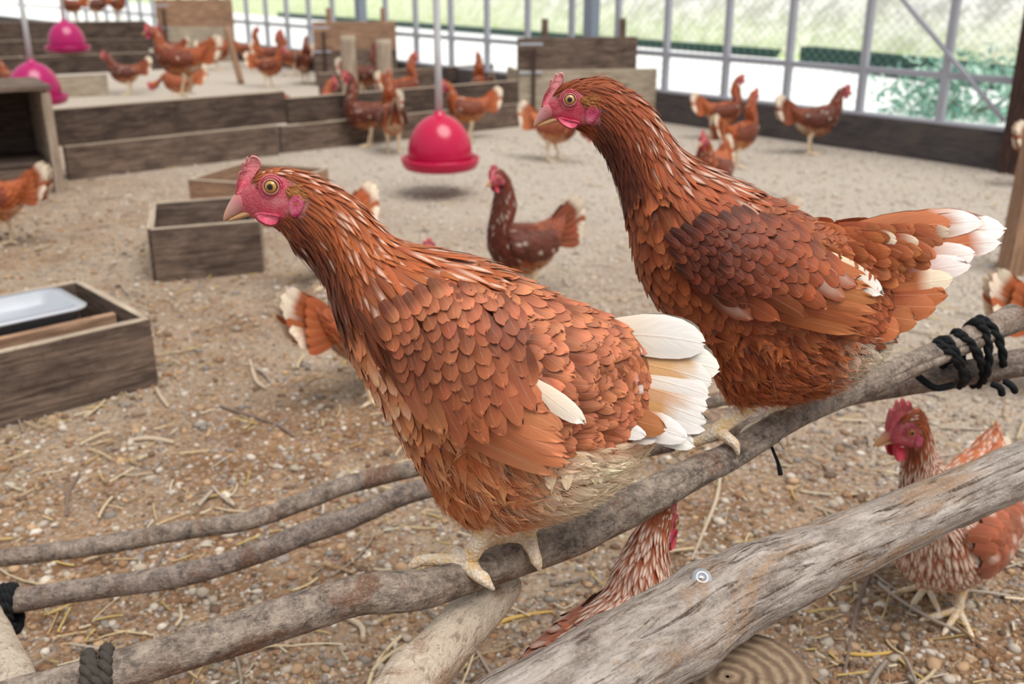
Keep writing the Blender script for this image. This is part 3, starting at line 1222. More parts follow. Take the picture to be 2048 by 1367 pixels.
def flow_front(kind, q, S, H):
    hh = ((H + np.pi) % (2 * np.pi)) - np.pi
    if kind in ('breast', 'belly'):
        return 0.25 * np.sign(hh) * np.sin(np.abs(hh))
    if kind == 'hackle':
        return 0.12 * np.sign(hh) * np.sin(np.abs(hh))
    return 0.0 * hh


def wingcolA(tip):
    x, y = tip
    g = math.exp(-(((x - 1015) / 34) ** 2 + ((y - 690) / 42) ** 2)) + 0.55 * math.exp(-(((x - 860) / 70) ** 2 + ((y - 735) / 70) ** 2)) \
        + 0.5 * math.exp(-(((x - 960) / 60) ** 2 + ((y - 800) / 50) ** 2))
    g = min(1, g * rng.uniform(0.6, 1.25))
    up = float(sstep(700, 600, y))
    a = FA['back'] * 0.88 * up + lin(146, 76, 46) * (1 - up)
    a = a * (1 - g) + lin(104, 54, 42) * g
    b = FA['back2'] * .95 * up + lin(172, 98, 62) * (1 - up)
    b = b * (1 - g) + lin(124, 68, 52) * g
    return C1(a * .62), C1(b), 0.0


outlineA = [(782, 668), (812, 612), (872, 575), (950, 560), (1020, 590), (1046, 660), (1058, 730), (1076, 790), (1102, 840), (1128, 892), (1118, 918), (1090, 930),
            (1030, 915), (960, 884), (885, 836), (824, 788), (792, 730)]
polyA = [(775, 690), (800, 640), (850, 604), (950, 594), (1020, 612), (1040, 650), (1050, 720), (1062, 775), (1035, 800), (985, 838), (930, 852), (880, 832), (828, 790), (795, 750)]
covA = covert_rows(polyA, (0.40, 0.92), 25, 29, 62, 16.5, 0.0045, wingcolA, lambda t: 0.78 + 0.42 * t,
                   flowfn=lambda p: np.array([0.40 + 0.25 * float(sstep(700, 560, p[1])), 0.9]))
flA = []
fa0, fa1 = lin(168, 92, 56), lin(206, 132, 90)
for k, (b, t, w) in enumerate([((826, 792), (1096, 930), 21), ((830, 768), (1121, 914), 22), ((846, 746), (1127, 893), 23), ((866, 728), (1120, 868), 23),
                               ((888, 712), (1104, 840), 22), ((912, 700), (1090, 812), 22), ((934, 690), (1076, 790), 22)]):
    flA.append((b, t, w, 0.0006 * k, C1(fa0, 0.06), C1(fa1 if k < 5 else lin(190, 116, 78), 0.06), 0.0, 6.0))
for t in [(862, 824), (898, 846), (935, 862), (972, 862), (1005, 850), (1036, 830), (1060, 806)]:
    b = (t[0] - 62, t[1] - 112)
    flA.append((b, t, 21, 0.0050, C1(lin(142, 76, 50)), C1(lin(176, 102, 70)), 0.0, 0.0))
wingA = dict(front=(770, 930), outline=outlineA, edge=0.0095, dome=0.0055, dome_r=70,
             under=[((1030, 752), (1159, 838), 21, -0.0030, lin(240, 220, 196), lin(244, 232, 216), 0.0, -4.0),
                    ((1010, 790), (1120, 850), 20, -0.0034, lin(170, 98, 62), lin(196, 130, 92), 0.0, 0.0)],
             flight=flA, coverts=covA)

legsA = [([(1000, 1000, -0.03, 30), (982, 1035, -0.026, 25), (966, 1068, -0.022, 19.5), (948, 1100, -0.019, 18), (932, 1124, -0.016, 19)],
          [[(934, 1124, -0.016, 19), (905, 1121, -0.014, 14), (872, 1119, -0.01, 12.5), (842, 1121, -0.006, 11.5), (826, 1130, -0.006, 9), (819, 1140, -0.006, 4)],
           [(936, 1126, -0.018, 19), (953, 1146, -0.030, 14), (967, 1156, -0.036, 13), (976, 1166, -0.038, 9), (987, 1178, -0.038, 3.5)],
           [(930, 1118, -0.010, 18), (908, 1104, 0.004, 15), (898, 1106, 0.012, 13)]]),
         ([(1062, 990, 0.02, 28), (1055, 1030, 0.022, 22), (1054, 1055, 0.022, 18), (1056, 1078, 0.02, 19)],
          [[(1056, 1078, 0.02, 19), (1066, 1100, 0.002, 13), (1073, 1120, -0.006, 12), (1077, 1130, -0.008, 8), (1080, 1141, -0.008, 3)],
           [(1052, 1080, 0.02, 17), (1022, 1082, 0.022, 13), (994, 1084, 0.024, 12), (978, 1090, 0.026, 8)],
           [(1056, 1078, 0.026, 16), (1078, 1070, 0.04, 11), (1090, 1078, 0.045, 8)]])]

spA = dict(cape=1.9, face=faceA, color=colA, flow=flow_front,
           zones=[(1.2, 4.2, 0.0027, 0.0032, (0.008, 0.014), (0.0011, 0.0015), 0.8, 0.0004, 0.0014, 'head'),
                  (4.0, 9.3, 0.0034, 0.0048, (0.016, 0.036), (0.0015, 0.0030), 0.95, 0.0008, 0.0030, 'hackle'),
                  (9.0, 11.4, 0.0054, 0.0075, (0.036, 0.044), (0.0032, 0.0042), 0.9, 0.0020, 0.0040, 'hackle')])


def zones_sel(z, lo, hi):
    return z


def face_bristles(fr, lf, root, face, tuft, tsize=(13, 13)):
    mb = MB()
    tuft = np.array(tuft)
    S, H = rng.uniform(0.6, 4.6, 2600), rng.uniform(0.5, 2 * np.pi - .5, 2600)
    q = fr.px(lf.eval(S, H)[0])
    k = in_poly(q, face) & ((poly_dist(q, face) < rng.exponential(7, 2600)) | (np.hypot(*(q - tuft).T) < 17))
    S, H = S[k], H[k]
    n = len(S)
    strands(mb, lf, S, H, rng.uniform(.003, .007, n), rng.uniform(.00018, .00034, n), jitcol(lin(150, 84, 46), n, .2), jitcol(lin(206, 150, 100), n, .2), .1, .4, .3)
    mb.build('face_bristles', M['down'], root)
    mb = MB()
    S, H = rng.uniform(2.4, 4.9, 30000), rng.uniform(0.6, np.pi - .6, 30000) + np.pi * rng.integers(0, 2, 30000)
    q = fr.px(lf.eval(S, H)[0])
    d = (q - tuft) / tsize
    k = np.hypot(d[:, 0], d[:, 1] + .2 * np.sin(d[:, 0] * 5)) < 1
    S_, H_ = S[k], H[k]
    for sd_ in (H_ < np.pi, H_ >= np.pi):
        S, H = S_[sd_][:600], H_[sd_][:600]
        n = len(S)
        mb = MB()
        strands(mb, lf, S, H, rng.uniform(.0045, .0085, n), rng.uniform(.0004, .0008, n), jitcol(lin(188, 128, 72), n, .15), jitcol(lin(226, 176, 120), n, .15), .05, .35, .75)
        mb.build('ear_tuft', M['down'], root)


def plumageA():
    sp = dict(spA)
    plumage_split(frA, lfA, rootA, sp, 9.4, 20.6)


def plumage_split(fr, lf, root, sp, b0, b1, du=0.0105, dv=0.0105, L=0.026, W=0.0064):
    hack, body = MB(), MB()
    for s0, s1, zdu, zdv, zL, zW, pt, l0, l1, kind in sp['zones']:
        S, H = rows(lf, s0, s1, 0.0, 2 * np.pi, zdu, zdv)
        q = fr.px(lf.eval(S, H)[0])
        keep = ~in_poly(q, sp['face'])
        keep &= (S < 8.6) | (np.abs(((H + np.pi) % (2 * np.pi)) - np.pi) < sp.get('cape', 9) - 0.0 * S)
        S, H, q = S[keep], H[keep], q[keep]
        n = len(S)
        t = np.clip((S - s0) / max(s1 - s0, 1e-6), 0, 1)
        Ls = (zL[0] + (zL[1] - zL[0]) * t) * rng.uniform(0.85, 1.2, n)
        Ws = (zW[0] + (zW[1] - zW[0]) * t) * rng.uniform(0.85, 1.15, n)
        c0, c1, fl = sp['color'](kind, q, S, H, n)
        ang = rng.normal(0, 0.10, n) + sp['flow'](kind, q, S, H)
        loft_feathers(hack, lf, S, H, Ls, Ws, ang, np.full(n, l0), np.full(n, l1) * rng.uniform(0.6, 1.5, n), c0, c1, fl, pt, 0.22)
    S, H = rows(lf, b0, b1, 0.0, 2 * np.pi, du, dv)
    q = fr.px(lf.eval(S, H)[0])
    hh = np.abs(((H + np.pi) % (2 * np.pi)) - np.pi)
    if 'cape' in sp:
        k = (S > 10.3) | (hh > sp['cape'] - .35)
        S, H, q, hh = S[k], H[k], q[k], hh[k]
    kinds = sp['zone_of'](q, S, hh)
    for kd, nm in enumerate(('back', 'breast', 'belly')):
        k = kinds == kd
        n = int(k.sum())
        if not n: continue
        c0, c1, fl = sp['color'](nm, q[k], S[k], H[k], n)
        f = {'back': 1.0, 'breast': 0.92, 'belly': 1.05}[nm]
        ang = rng.normal(0, 0.22 if nm != 'belly' else 0.5, n) + sp['flow'](nm, q[k], S[k], H[k])
        loft_feathers(body, lf, S[k], H[k], L * f * rng.uniform(0.8, 1.25, n), W * f * (0.7 if nm == 'belly' else 1.0) * rng.uniform(0.85, 1.2, n), ang,
                      np.full(n, 0.0004), rng.uniform(0.0016, 0.0046, n), c0, c1, fl, 0.0 if nm != 'belly' else 0.8, 0.22, rag=0.05 if nm != 'belly' else 0.12)
    hack.build('hackle_feathers', M['feather'], root)
    body.build('body_feathers', M['feather'], root)


def zone_ofA(q, S, hh):
    k = np.zeros(len(S), int)
    k[hh > 1.75] = 1
    k[(q[:, 1] > 850) & (hh > 1.5)] = 2
    k[(S < 13.0) & (hh > 1.35)] = 1
    return k


spA['zone_of'] = zone_ofA
bodyA, bvhA = hen_body(frA, lfA, rootA, faceA, lambda q, n: np.tile(lin(120, 62, 38), (n, 1)), legsA)
headA = dict(u=0.0004, comb=[(470, 388), (473, 366), (477, 345), (483, 340), (484, 326), (488, 325), (490, 334), (492, 316), (496, 313), (499, 323), (501, 312), (509, 311), (518, 316), (523, 328),
                             (519, 340), (511, 352), (503, 364), (492, 376), (480, 390)], comb_half=0.0030, comb_in=2.5, comb_base=(490, 372), comb_tip=(508, 314),
             comb_col=lin(236, 148, 150),
             upper=[((512, 386), (528, 406), 4), ((496, 380), (518, 411), 9), ((477, 384), (503, 416), 12), ((467, 391), (486, 422), 11), ((459, 403), (470, 430), 8.5), ((452, 417), (458, 437), 5.5), ((448, 428), (450, 441), 3), ((446.5, 437), (447, 442), 1.1)],
             lower=[((526, 411), (518, 428), 6), ((503, 416), (494, 434), 10), ((486, 422), (479, 438), 8), ((470, 430), (465, 441), 5), ((459, 437), (457, 442), 2.2)],
             beak_base=lin(206, 156, 150), nostril=(480, 402), nostril_w=0.0043, eye=(543, 373), eye_r=0.0056, iris=lin(180, 138, 72),
             wattle=[(508, 428), (522, 424), (540, 426), (558, 429), (561, 438), (556, 449), (545, 453), (533, 452), (521, 446), (512, 439)], wattle_half=0.0030, wattle_in=4, wattle_dy=0.0145,
             lobe=((593, 411), 0.0060, 0.0095, -0.3), tuft=((592, 381), 0.0066, 0.0062, 0.0))
build_head(frA, bvhA, rootA, headA, None)
plumageA()
face_bristles(frA, lfA, rootA, faceA, (585, 384), np.array([17.0, 15.0]))
wing(frA, rootA, bvhA, wingA)
# tail
white, warm, rust, rustd = lin(246, 242, 236), lin(240, 222, 196), lin(196, 120, 74), lin(164, 88, 52)
tl = []
for k, (b, t, w, dy, c0, c1, bd, ts_) in enumerate([
        ((1190, 672), (1408, 688), 44, 0.010, warm, white, -10, .2), ((1200, 700), (1436, 738), 42, 0.012, rust, white, -8, .3), ((1195, 715), (1422, 764), 38, 0.018, lin(224, 172, 122), white, -8, .72),
        ((1185, 735), (1418, 790), 36, 0.023, warm, white, -7, .3), ((1180, 748), (1414, 815), 34, 0.027, lin(226, 178, 130), white, -6, .70), ((1180, 765), (1410, 840), 33, 0.031, lin(216, 160, 108), white, -5, .62),
        ((1180, 780), (1408, 858), 30, 0.034, warm, white, -4, .3), ((1180, 790), (1388, 893), 30, 0.037, lin(208, 148, 98), white, -3, .62), ((1175, 795), (1372, 876), 32, 0.040, rust, white, 2, .55),
        ((1165, 800), (1330, 858), 30, 0.044, rustd, rust, 4, .4), ((1175, 815), (1312, 880), 22, 0.043, rust, white, 5, .5), ((1160, 815), (1290, 872), 20, 0.046, rustd, white, 4, .6)]):
    tl.append((b, t, w, dy, C1(c0, 0.05), C1(c1, 0.02), bd, 0.35, ts_))
for x in np.arange(1195, 1292, 15.0):
    lo_, hi_ = 655 + (x - 1190) * 0.14, 845 - (x - 1190) * 0.45
    for y in np.arange(lo_ + rng.uniform(0, 14), hi_, 25.0):
        x_, y_ = x + rng.normal(0, 4), y + rng.normal(0, 4)
        an = math.radians(6 + (y_ - 655) * 0.2 + rng.normal(0, 7))
        Lk = rng.uniform(64, 84)
        f = float(sstep(1268, 1292, x_)) * (rng.random() < .5)
        tl.append(((x_ - Lk * math.cos(an), y_ - Lk * math.sin(an)), (x_, y_), rng.uniform(15, 19), (0.044 + 0.00006 * (y_ - 655) - 0.00017 * (x_ - 1190)) * (.12 + .88 * float(sstep(0, 80, y_ - lo_))) + rng.uniform(0, .0008),
                   C1(lin(146, 80, 48), 0.1), C1(lin(200, 128, 86) * (1 - f) + white * f, 0.08), 0, .15, .4))
mb = MB()
plane_feathers(mb, frA, tl)
mb.build('tail', M['feather'], rootA)
# loose down on thighs and vent
mb = MB()
S, H = rows(lfA, 13.6, 20.6, 1.45, 2 * np.pi - 1.45, 0.0023, 0.0029)
q = frA.px(lfA.eval(S, H)[0])
k = (q[:, 1] > 845 + 0.0 * q[:, 0])
S, H, q = S[k], H[k], q[k]
n = len(S)
rear = (sstep(1020, 1190, q[:, 0] + (q[:, 1] - 930) * .3) * sstep(860, 940, q[:, 1]))[:, None]
pat = (np.array([mnoise.noise(Vector((x / 55, y / 55, 0))) for x, y in q]) > 0.12)[:, None] * 0.55
f = np.clip(rear + pat, 0, 1)
strands(mb, lfA, S, H, rng.uniform(0.010, 0.025, n), rng.uniform(0.0002, 0.0007, n), jitcol(lin(206, 126, 76) * (1 - f) + lin(244, 216, 180) * f, n, 0.12),
        jitcol(lin(230, 162, 110) * (1 - f) + lin(250, 236, 214) * f, n, 0.10), 0.22, 0.28, 0.24)
mb.build('down', M['down'], rootA)

# ============================== darker hen behind it
frB = CamFrame(1.0, (1440, 880))
rootB = thing('hen', frB.root, 'darker brown hen perched behind the white-tailed one, tail white only at its tip', 'hen', 'hens')
stB = [((1087, 211), (1101, 238), 8.5), ((1100, 188), (1116, 245), 16), ((1119, 169), (1138, 255), 21), ((1141, 159), (1160, 265), 27), ((1170, 153), (1180, 279), 32),
       ((1207, 151), (1196, 299), 39), ((1249, 169), (1210, 319), 43), ((1286, 193), (1222, 345), 48), ((1316, 226), (1232, 369), 56), ((1341, 265), (1241, 398), 66),
       ((1372, 304), (1249, 433), 80), ((1416, 333), (1257, 474), 96), ((1470, 359), (1267, 527), 112), ((1530, 386), (1290, 585), 124), ((1585, 409), (1328, 632), 130),
       ((1640, 440), (1372, 690), 130), ((1685, 452), (1418, 746), 126), ((1722, 466), (1458, 800), 117), ((1752, 492), (1528, 806), 106), ((1775, 535), (1610, 796), 90),
       ((1790, 590), (1690, 768), 64), ((1792, 645), (1752, 716), 34)]
lfB = Loft(frB, stB, 0.0035)
faceB = [(1082, 212), (1092, 192), (1104, 190), (1112, 200), (1118, 188), (1134, 182), (1158, 184), (1170, 192), (1168, 206), (1180, 206), (1194, 196), (1200, 212), (1198, 236),
         (1184, 252), (1170, 246), (1158, 252), (1142, 258), (1120, 252), (1104, 242), (1090, 240)]
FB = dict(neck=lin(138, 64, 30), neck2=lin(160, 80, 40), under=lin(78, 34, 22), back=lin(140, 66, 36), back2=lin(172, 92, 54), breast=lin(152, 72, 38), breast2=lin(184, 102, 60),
          belly=lin(194, 110, 64), cream=lin(242, 222, 196))


def colB(kind, q, S, H, n):
    hh = np.abs(((H + np.pi) % (2 * np.pi)) - np.pi)
    fl = np.zeros(n)
    if kind == 'head':
        c0, c1 = jitcol(FB['neck'] * 0.85, n, 0.14), jitcol(FB['neck2'] * 0.92, n, 0.14)
    elif kind == 'hackle':
        un = (sstep(1.25, 2.1, hh) * 0.85)[:, None]  # neck underside coloured darker, as if in shade
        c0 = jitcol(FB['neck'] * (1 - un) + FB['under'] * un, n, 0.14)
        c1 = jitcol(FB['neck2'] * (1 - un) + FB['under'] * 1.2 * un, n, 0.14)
        top = (1 - sstep(0.5, 1.5, hh)) * sstep(5.0, 7.0, S)
        fl = np.where(rng.random(n) < 0.02 + 0.55 * top, rng.uniform(0.5, 0.95, n), 0.0)
    elif kind == 'back':
        c0, c1 = jitcol(FB['back'] * 0.85, n, 0.13), jitcol(FB['back2'], n, 0.13)
    elif kind == 'breast':
        c0, c1 = jitcol(FB['breast'] * 0.75, n, 0.14), jitcol(FB['breast2'], n, 0.14)
    else:
        rear = (sstep(1650, 1740, q[:, 0] + (q[:, 1] - 700) * .3) * sstep(640, 690, q[:, 1]))[:, None]
        c0 = jitcol(FB['breast'] * 0.85 * (1 - rear) + FB['cream'] * 0.85 * rear, n, 0.16)
        c1 = jitcol(FB['belly'] * (1 - rear) + FB['cream'] * rear, n, 0.16)
    return c0, c1, fl


def zone_ofB(q, S, hh):
    k = np.zeros(len(S), int)
    k[hh > 1.75] = 1
    k[(q[:, 1] > 645) & (hh > 1.4) & (S > 13)] = 2
    k[(S < 13.2) & (hh > 1.3)] = 1
    return k


spB = dict(cape=1.55, face=faceB, color=colB, flow=flow_front, zone_of=zone_ofB,
           zones=[(1.2, 4.4, 0.0027, 0.0032, (0.008, 0.014), (0.0011, 0.0015), 0.8, 0.0004, 0.0014, 'head'),
                  (4.2, 9.3, 0.0034, 0.0048, (0.016, 0.032), (0.0015, 0.0028), 0.95, 0.0008, 0.0028, 'hackle'),
                  (9.0, 11.8, 0.0056, 0.0075, (0.032, 0.042), (0.0032, 0.0044), 0.85, 0.0016, 0.0036, 'hackle')])
legsB = [([(1540, 765, 0.006, 28), (1506, 804, -0.004, 21), (1466, 836, -0.011, 16), (1430, 862, -0.014, 15)],
          [[(1432, 862, -0.014, 15), (1402, 880, -0.008, 11), (1376, 888, -0.002, 10.5), (1360, 896, 0.0, 8), (1352, 912, 0.0, 3)],
           [(1436, 862, -0.014, 14), (1456, 876, -0.026, 11), (1470, 888, -0.032, 9), (1476, 908, -0.034, 3.5)],
           [(1428, 862, -0.006, 13), (1412, 858, 0.012, 10), (1402, 866, 0.02, 8)]]),
         ([(1570, 765, 0.025, 26), (1560, 800, 0.03, 18), (1548, 832, 0.034, 16), (1542, 848, 0.034, 16)],
          [[(1542, 846, 0.034, 16), (1552, 862, 0.020, 11), (1560, 876, 0.012, 10), (1565, 884, 0.010, 7), (1568, 896, 0.010, 3)],
           [(1538, 848, 0.034, 15), (1516, 854, 0.036, 13), (1496, 862, 0.038, 12), (1482, 872, 0.04, 7)]])]
bodyB, bvhB = hen_body(frB, lfB, rootB, faceB, lambda q, n: np.tile(lin(96, 46, 28), (n, 1)), legsB, face_col=lin(192, 70, 90))
headB = dict(u=0.0004, comb=[(1082, 214), (1086, 196), (1092, 182), (1098, 172), (1100, 160), (1104, 158), (1107, 164), (1109, 150), (1114, 146), (1117, 152), (1119, 145), (1126, 146), (1129, 154),
                             (1126, 166), (1120, 178), (1112, 190), (1104, 200), (1094, 212)], comb_half=0.0030, comb_in=2.0, comb_base=(1104, 196), comb_tip=(1120, 148),
             comb_col=lin(240, 160, 160),
             upper=[((1122, 204), (1138, 224), 3.5), ((1106, 200), (1128, 229), 7.5), ((1091, 205), (1114, 232), 10.5), ((1083, 212), (1099, 237), 9.5), ((1077, 223), (1086, 243), 7), ((1072, 234), (1077, 249), 4.3), ((1068.5, 243), (1070, 253), 2.4), ((1067, 250), (1067.5, 254), 1)],
             lower=[((1134, 228), (1128, 242), 5), ((1114, 232), (1107, 246), 8.5), ((1099, 237), (1094, 250), 6.8), ((1086, 243), (1082, 252), 4.2), ((1077, 249), (1075, 254), 2)],
             beak_base=lin(206, 150, 150), nostril=(1092, 222), nostril_w=0.0044, eye=(1140, 199), eye_r=0.0055, iris=lin(190, 146, 96),
             wattle=[(1112, 236), (1124, 234), (1140, 238), (1156, 242), (1160, 247), (1154, 255), (1144, 259), (1132, 255), (1120, 247)], wattle_half=0.0030, wattle_in=3, wattle_dy=0.0130,
             wattle_col=lin(206, 44, 92), lobe=((1184, 228), 0.0060, 0.0100, -0.35), tuft=((1181, 200), 0.0074, 0.0060, 0.5))
build_head(frB, bvhB, rootB, headB, None)
plumage_split(frB, lfB, rootB, spB, 8.5, 20.6)


face_bristles(frB, lfB, rootB, faceB, (1175, 203), np.array([18.0, 12.0]))


def wingcolB(tip):
    x, y = tip
    g = float(sstep(0.95, 0.15, (x - 1366) / 330.0)) * rng.uniform(0.75, 1.1)
    g = min(1, g)
    a = lin(142, 66, 36) * (1 - g) + lin(84, 40, 30) * g
    b = lin(166, 84, 48) * (1 - g) + lin(112, 54, 38) * g
    return C1(a * .66), C1(b), 0.0


outlineB = [(1362, 480), (1392, 452), (1446, 436), (1519, 436), (1592, 470), (1666, 522), (1704, 562), (1733, 606), (1726, 636), (1702, 658), (1611, 643), (1519, 629), (1428, 592), (1373, 524)]
polyB = [(1358, 495), (1380, 468), (1446, 448), (1519, 450), (1592, 478), (1660, 524), (1690, 556), (1660, 580), (1600, 586), (1540, 596), (1480, 600), (1420, 582), (1372, 530)]
covB = covert_rows(polyB, (0.78, 0.62), 19, 22, 50, 12.5, 0.0045, wingcolB, lambda t: 0.75 + 0.55 * t)
flB = []
for k, (b, t, w) in enumerate([((1420, 575), (1702, 658), 16), ((1420, 556), (1724, 640), 17), ((1436, 536), (1733, 618), 17), ((1452, 518), (1729, 596), 18), ((1470, 500), (1716, 574), 18),
                               ((1490, 486), (1700, 552), 18)]):
    flB.append((b, t, w, 0.0006 * k, C1(lin(140, 66, 34), 0.06), C1(lin(186, 108, 64), 0.06), 0.0, 5.0))
for t in [(1500, 622), (1548, 628), (1594, 618), (1632, 604), (1664, 588), (1690, 570)]:
    flB.append(((t[0] - 108, t[1] - 62), t, 17, 0.0046, C1(lin(118, 54, 34)), C1(lin(160, 86, 52)), 0.35 if rng.random() < 0.4 else 0.0, 0.0))
wingB = dict(front=(1350, 1460), outline=outlineB, edge=0.0100, dome=0.0060, dome_r=60,
             under=[((1625, 512), (1748, 588), 22, -0.0012, lin(232, 206, 176), lin(244, 238, 230), 0.0, -4.0)], flight=flB, coverts=covB)
wing(frB, rootB, bvhB, wingB)
tb = []
rB, rB2 = lin(154, 76, 42), lin(190, 112, 68)
for b, t, w, dy, c0, c1, bd, ts_ in [
        ((1700, 492), (2009, 458), 40, 0.003, rB2, white, -10, .76), ((1720, 520), (1999, 484), 33, 0.013, rB2, white, -8, .8), ((1720, 545), (1950, 508), 32, 0.019, rB2, white, -5, .45),
        ((1720, 565), (1940, 528), 28, 0.024, rB2, white, -4, .35), ((1715, 580), (1905, 558), 28, 0.028, rB2, warm, 0, .6), ((1710, 590), (1894, 588), 30, 0.031, rB, rB2, 2, .4),
        ((1705, 605), (1870, 614), 32, 0.034, rB, rB2, 3, .4), ((1700, 615), (1834, 642), 32, 0.036, rB, rB2, 3, .4), ((1690, 625), (1798, 664), 32, 0.038, rB, rB2, 2, .4),
        ((1690, 480), (1962, 442), 32, 0.006, rB2, white, -8, .72), ((1680, 474), (1900, 448), 30, 0.008, rB2, rB2, -6, .7)]:
    tb.append((b, t, w, dy, C1(c0, 0.07), C1(c1, 0.05), bd, 0.3, ts_))
for x in np.arange(1650, 1905, 22.0):
    u = (x - 1640) / 265
    top, low = 452 - u * 10, 655 - max(0, u - .3) * 190
    for y in np.arange(top + rng.uniform(8, 22), low - 6, 24.0):
        v = (y - top) / (low - top)
        x_, y_ = x + rng.normal(0, 6) - 30 * abs(v - .3) * u, y + rng.normal(0, 3)
        an = math.radians(-10 + v * 42 + rng.normal(0, 6))
        Lk = rng.uniform(66, 90)
        wh = (rng.random() < .4) and u > .6 and v < .4
        tb.append(((x_ - Lk * math.cos(an), y_ - Lk * math.sin(an)), (x_, y_), rng.uniform(13, 17), (0.024 + 0.012 * min(v, .6) + 0.030 * (1 - u)) * (.3 + .7 * float(sstep(0, 70, y_ - top))) + rng.uniform(0, .0008),
                   C1(rB, .12), C1(warm if wh else rB2 * (.92 - .15 * v), .12), 0, .15, .4))
mb = MB()
plane_feathers(mb, frB, tb)
mb.build('tail', M['feather'], rootB)
mb = MB()
S, H = rows(lfB, 13.6, 20.8, 1.4, 2 * np.pi - 1.4, 0.0038, 0.0046)
q = frB.px(lfB.eval(S, H)[0])
k = q[:, 1] > 650
S, H, q = S[k], H[k], q[k]
n = len(S)
f = np.clip(sstep(1640, 1735, q[:, 0] + (q[:, 1] - 700) * 0.3)[:, None] * 1.0 + (np.array([mnoise.noise(Vector((x / 45, y / 45, 3))) for x, y in q]) > 0.3)[:, None] * 0.3, 0, 1)
strands(mb, lfB, S, H, rng.uniform(0.012, 0.030, n), rng.uniform(0.0003, 0.0009, n), jitcol(lin(164, 84, 46) * (1 - f) + lin(238, 216, 190) * f, n, 0.2),
        jitcol(lin(200, 120, 72) * (1 - f) + lin(248, 238, 224) * f, n, 0.15), 0.2, 0.32, 0.2)
mb.build('down', M['down'], rootB)
# ------------------------------------------------------------------ perches, log, rope
def branch(name, wp, mat, label, cat='perch', group=None, n=20, seed=0, knots=(), amp=0.07, grooves=()):
    """wp: (px x, px y, px thickness, depth)"""
    P = [at_depth(x, y, d) for x, y, t, d in wp]
    R = [t * 0.5 * d / FPX for x, y, t, d in wp]
    org = P[len(P) // 2]

    def jit(al, th):
        out = np.ones(np.broadcast(al, th).shape)
        for i in range(out.shape[0]):
            for j in range(out.shape[1]):
                a, t = float(al[i, j]), float(th[i, j])
                c, s = math.cos(t), math.sin(t)
                v = amp * mnoise.noise(Vector((c * 1.2 + seed, s * 1.2, a * 22))) + amp * 0.5 * mnoise.noise(Vector((c * 3, s * 3 + seed, a * 70)))
                for ka, kt, kr, kh in knots:
                    dth = (t - kt + math.pi) % (2 * math.pi) - math.pi
                    v += kh * math.exp(-((a - ka) / kr) ** 2 - (dth / 0.7) ** 2)
                for g0, ga, gw, gs, ge in grooves:
                    g = (t - (g0 + 0.18 * mnoise.noise(Vector((a * 9, seed, 0)))) + math.pi) % (2 * math.pi) - math.pi
                    v -= ga * math.exp(-(g / gw) ** 2) * float(sstep(gs, gs + .04, a)) * (1 - float(sstep(ge - .04, ge, a)))
                out[i, j] = 1 + v
        return out
    V, F, uv, _ = tube(P, R, n, 10, None, jit)
    mb = MB()
    mb.add(V, F, uv)
    o = mb.build(name, mat, None, origin=org)
    tag(o, label, cat, group)
    return o, np.array(P), np.array(R)


mainWP = [(-420, 1520, 92, .70), (-90, 1432, 90, .74), (80, 1388, 88, .75), (231, 1342, 84, .77), (356, 1305, 82, .79), (534, 1247, 86, .82), (700, 1193, 82, .85), (790, 1183, 88, .87), (870, 1171, 76, .895), (985, 1133, 72, .93),
          (1137, 1076, 76, .97), (1251, 1017, 78, 1.0), (1404, 937, 62, 1.06), (1460, 912, 57, 1.09), (1593, 830, 52, 1.13), (1757, 757, 52, 1.2), (1885, 702, 50, 1.26), (2031, 634, 56, 1.32)]
perch1, _, _ = branch('perch_branch', mainWP, M['bark'], 'long grey bark branch that two hens perch on, running up to the black lashing', 'perch', 'perch branches', 64, 1, (), 0.09, ((1.1, 0.16, 0.09, 0.74, 0.98), (1.25, 0.16, 0.09, 1.10, 1.34)))
p2WP = [(-420, 1250, 50, 1.28), (-60, 1208, 50, 1.30), (28, 1200, 50, 1.31), (178, 1177, 46, 1.32), (356, 1151, 48, 1.33), (499, 1111, 43, 1.34), (606, 1069, 46, 1.35), (700, 1036, 43, 1.36), (832, 981, 42, 1.37), (1000, 950, 42, 1.38), (1200, 912, 42, 1.38),
        (1430, 862, 42, 1.37), (1650, 800, 44, 1.36), (1851, 762, 46, 1.35), (1997, 733, 56, 1.33), (2120, 710, 58, 1.31)]
perch2, _, _ = branch('perch_branch', p2WP, M['bark_dark'], 'thin dark branch just beyond the long perch, roped to it at its far end', 'perch', 'perch branches', 18, 5)
p3WP = [(-420, 1160, 38, 1.48), (-60, 1118, 37, 1.5), (0, 1115, 36, 1.5), (178, 1093, 38, 1.51), (356, 1062, 39, 1.52), (499, 1040, 38, 1.53), (600, 1005, 37, 1.54), (700, 968, 37, 1.55), (832, 935, 36, 1.56), (1000, 900, 34, 1.58), (1200, 850, 32, 1.6), (1430, 800, 30, 1.62), (1500, 790, 28, 1.63)]
perch3, _, _ = branch('perch_branch', p3WP, M['bark'], 'slim greyish branch farthest back of the three parallel perches', 'perch', 'perch branches', 18, 9)
logWP = [(700, 1640, 230, .66), (1042, 1440, 215, .72), (1213, 1338, 200, .78), (1348, 1256, 186, .84), (1430, 1208, 176, .88), (1526, 1161, 160, .93), (1704, 1086, 132, 1.02), (1882, 1008, 114, 1.10), (2048, 936, 106, 1.16), (2200, 880, 104, 1.22)]
logo, _, _ = branch('log', logWP, M['log'], 'thick barkless log crossing the lower right corner, split along its top', 'log', None, 80, 3, ((0.33, 2.2, 0.03, 0.12), (0.44, 0.1, 0.02, 0.16)), 0.07, ((0.75, 0.10, 0.05, 0.02, 0.85), (1.5, 0.05, 0.04, 0.1, 0.5), (2.1, 0.07, 0.05, 0.25, 0.8)))
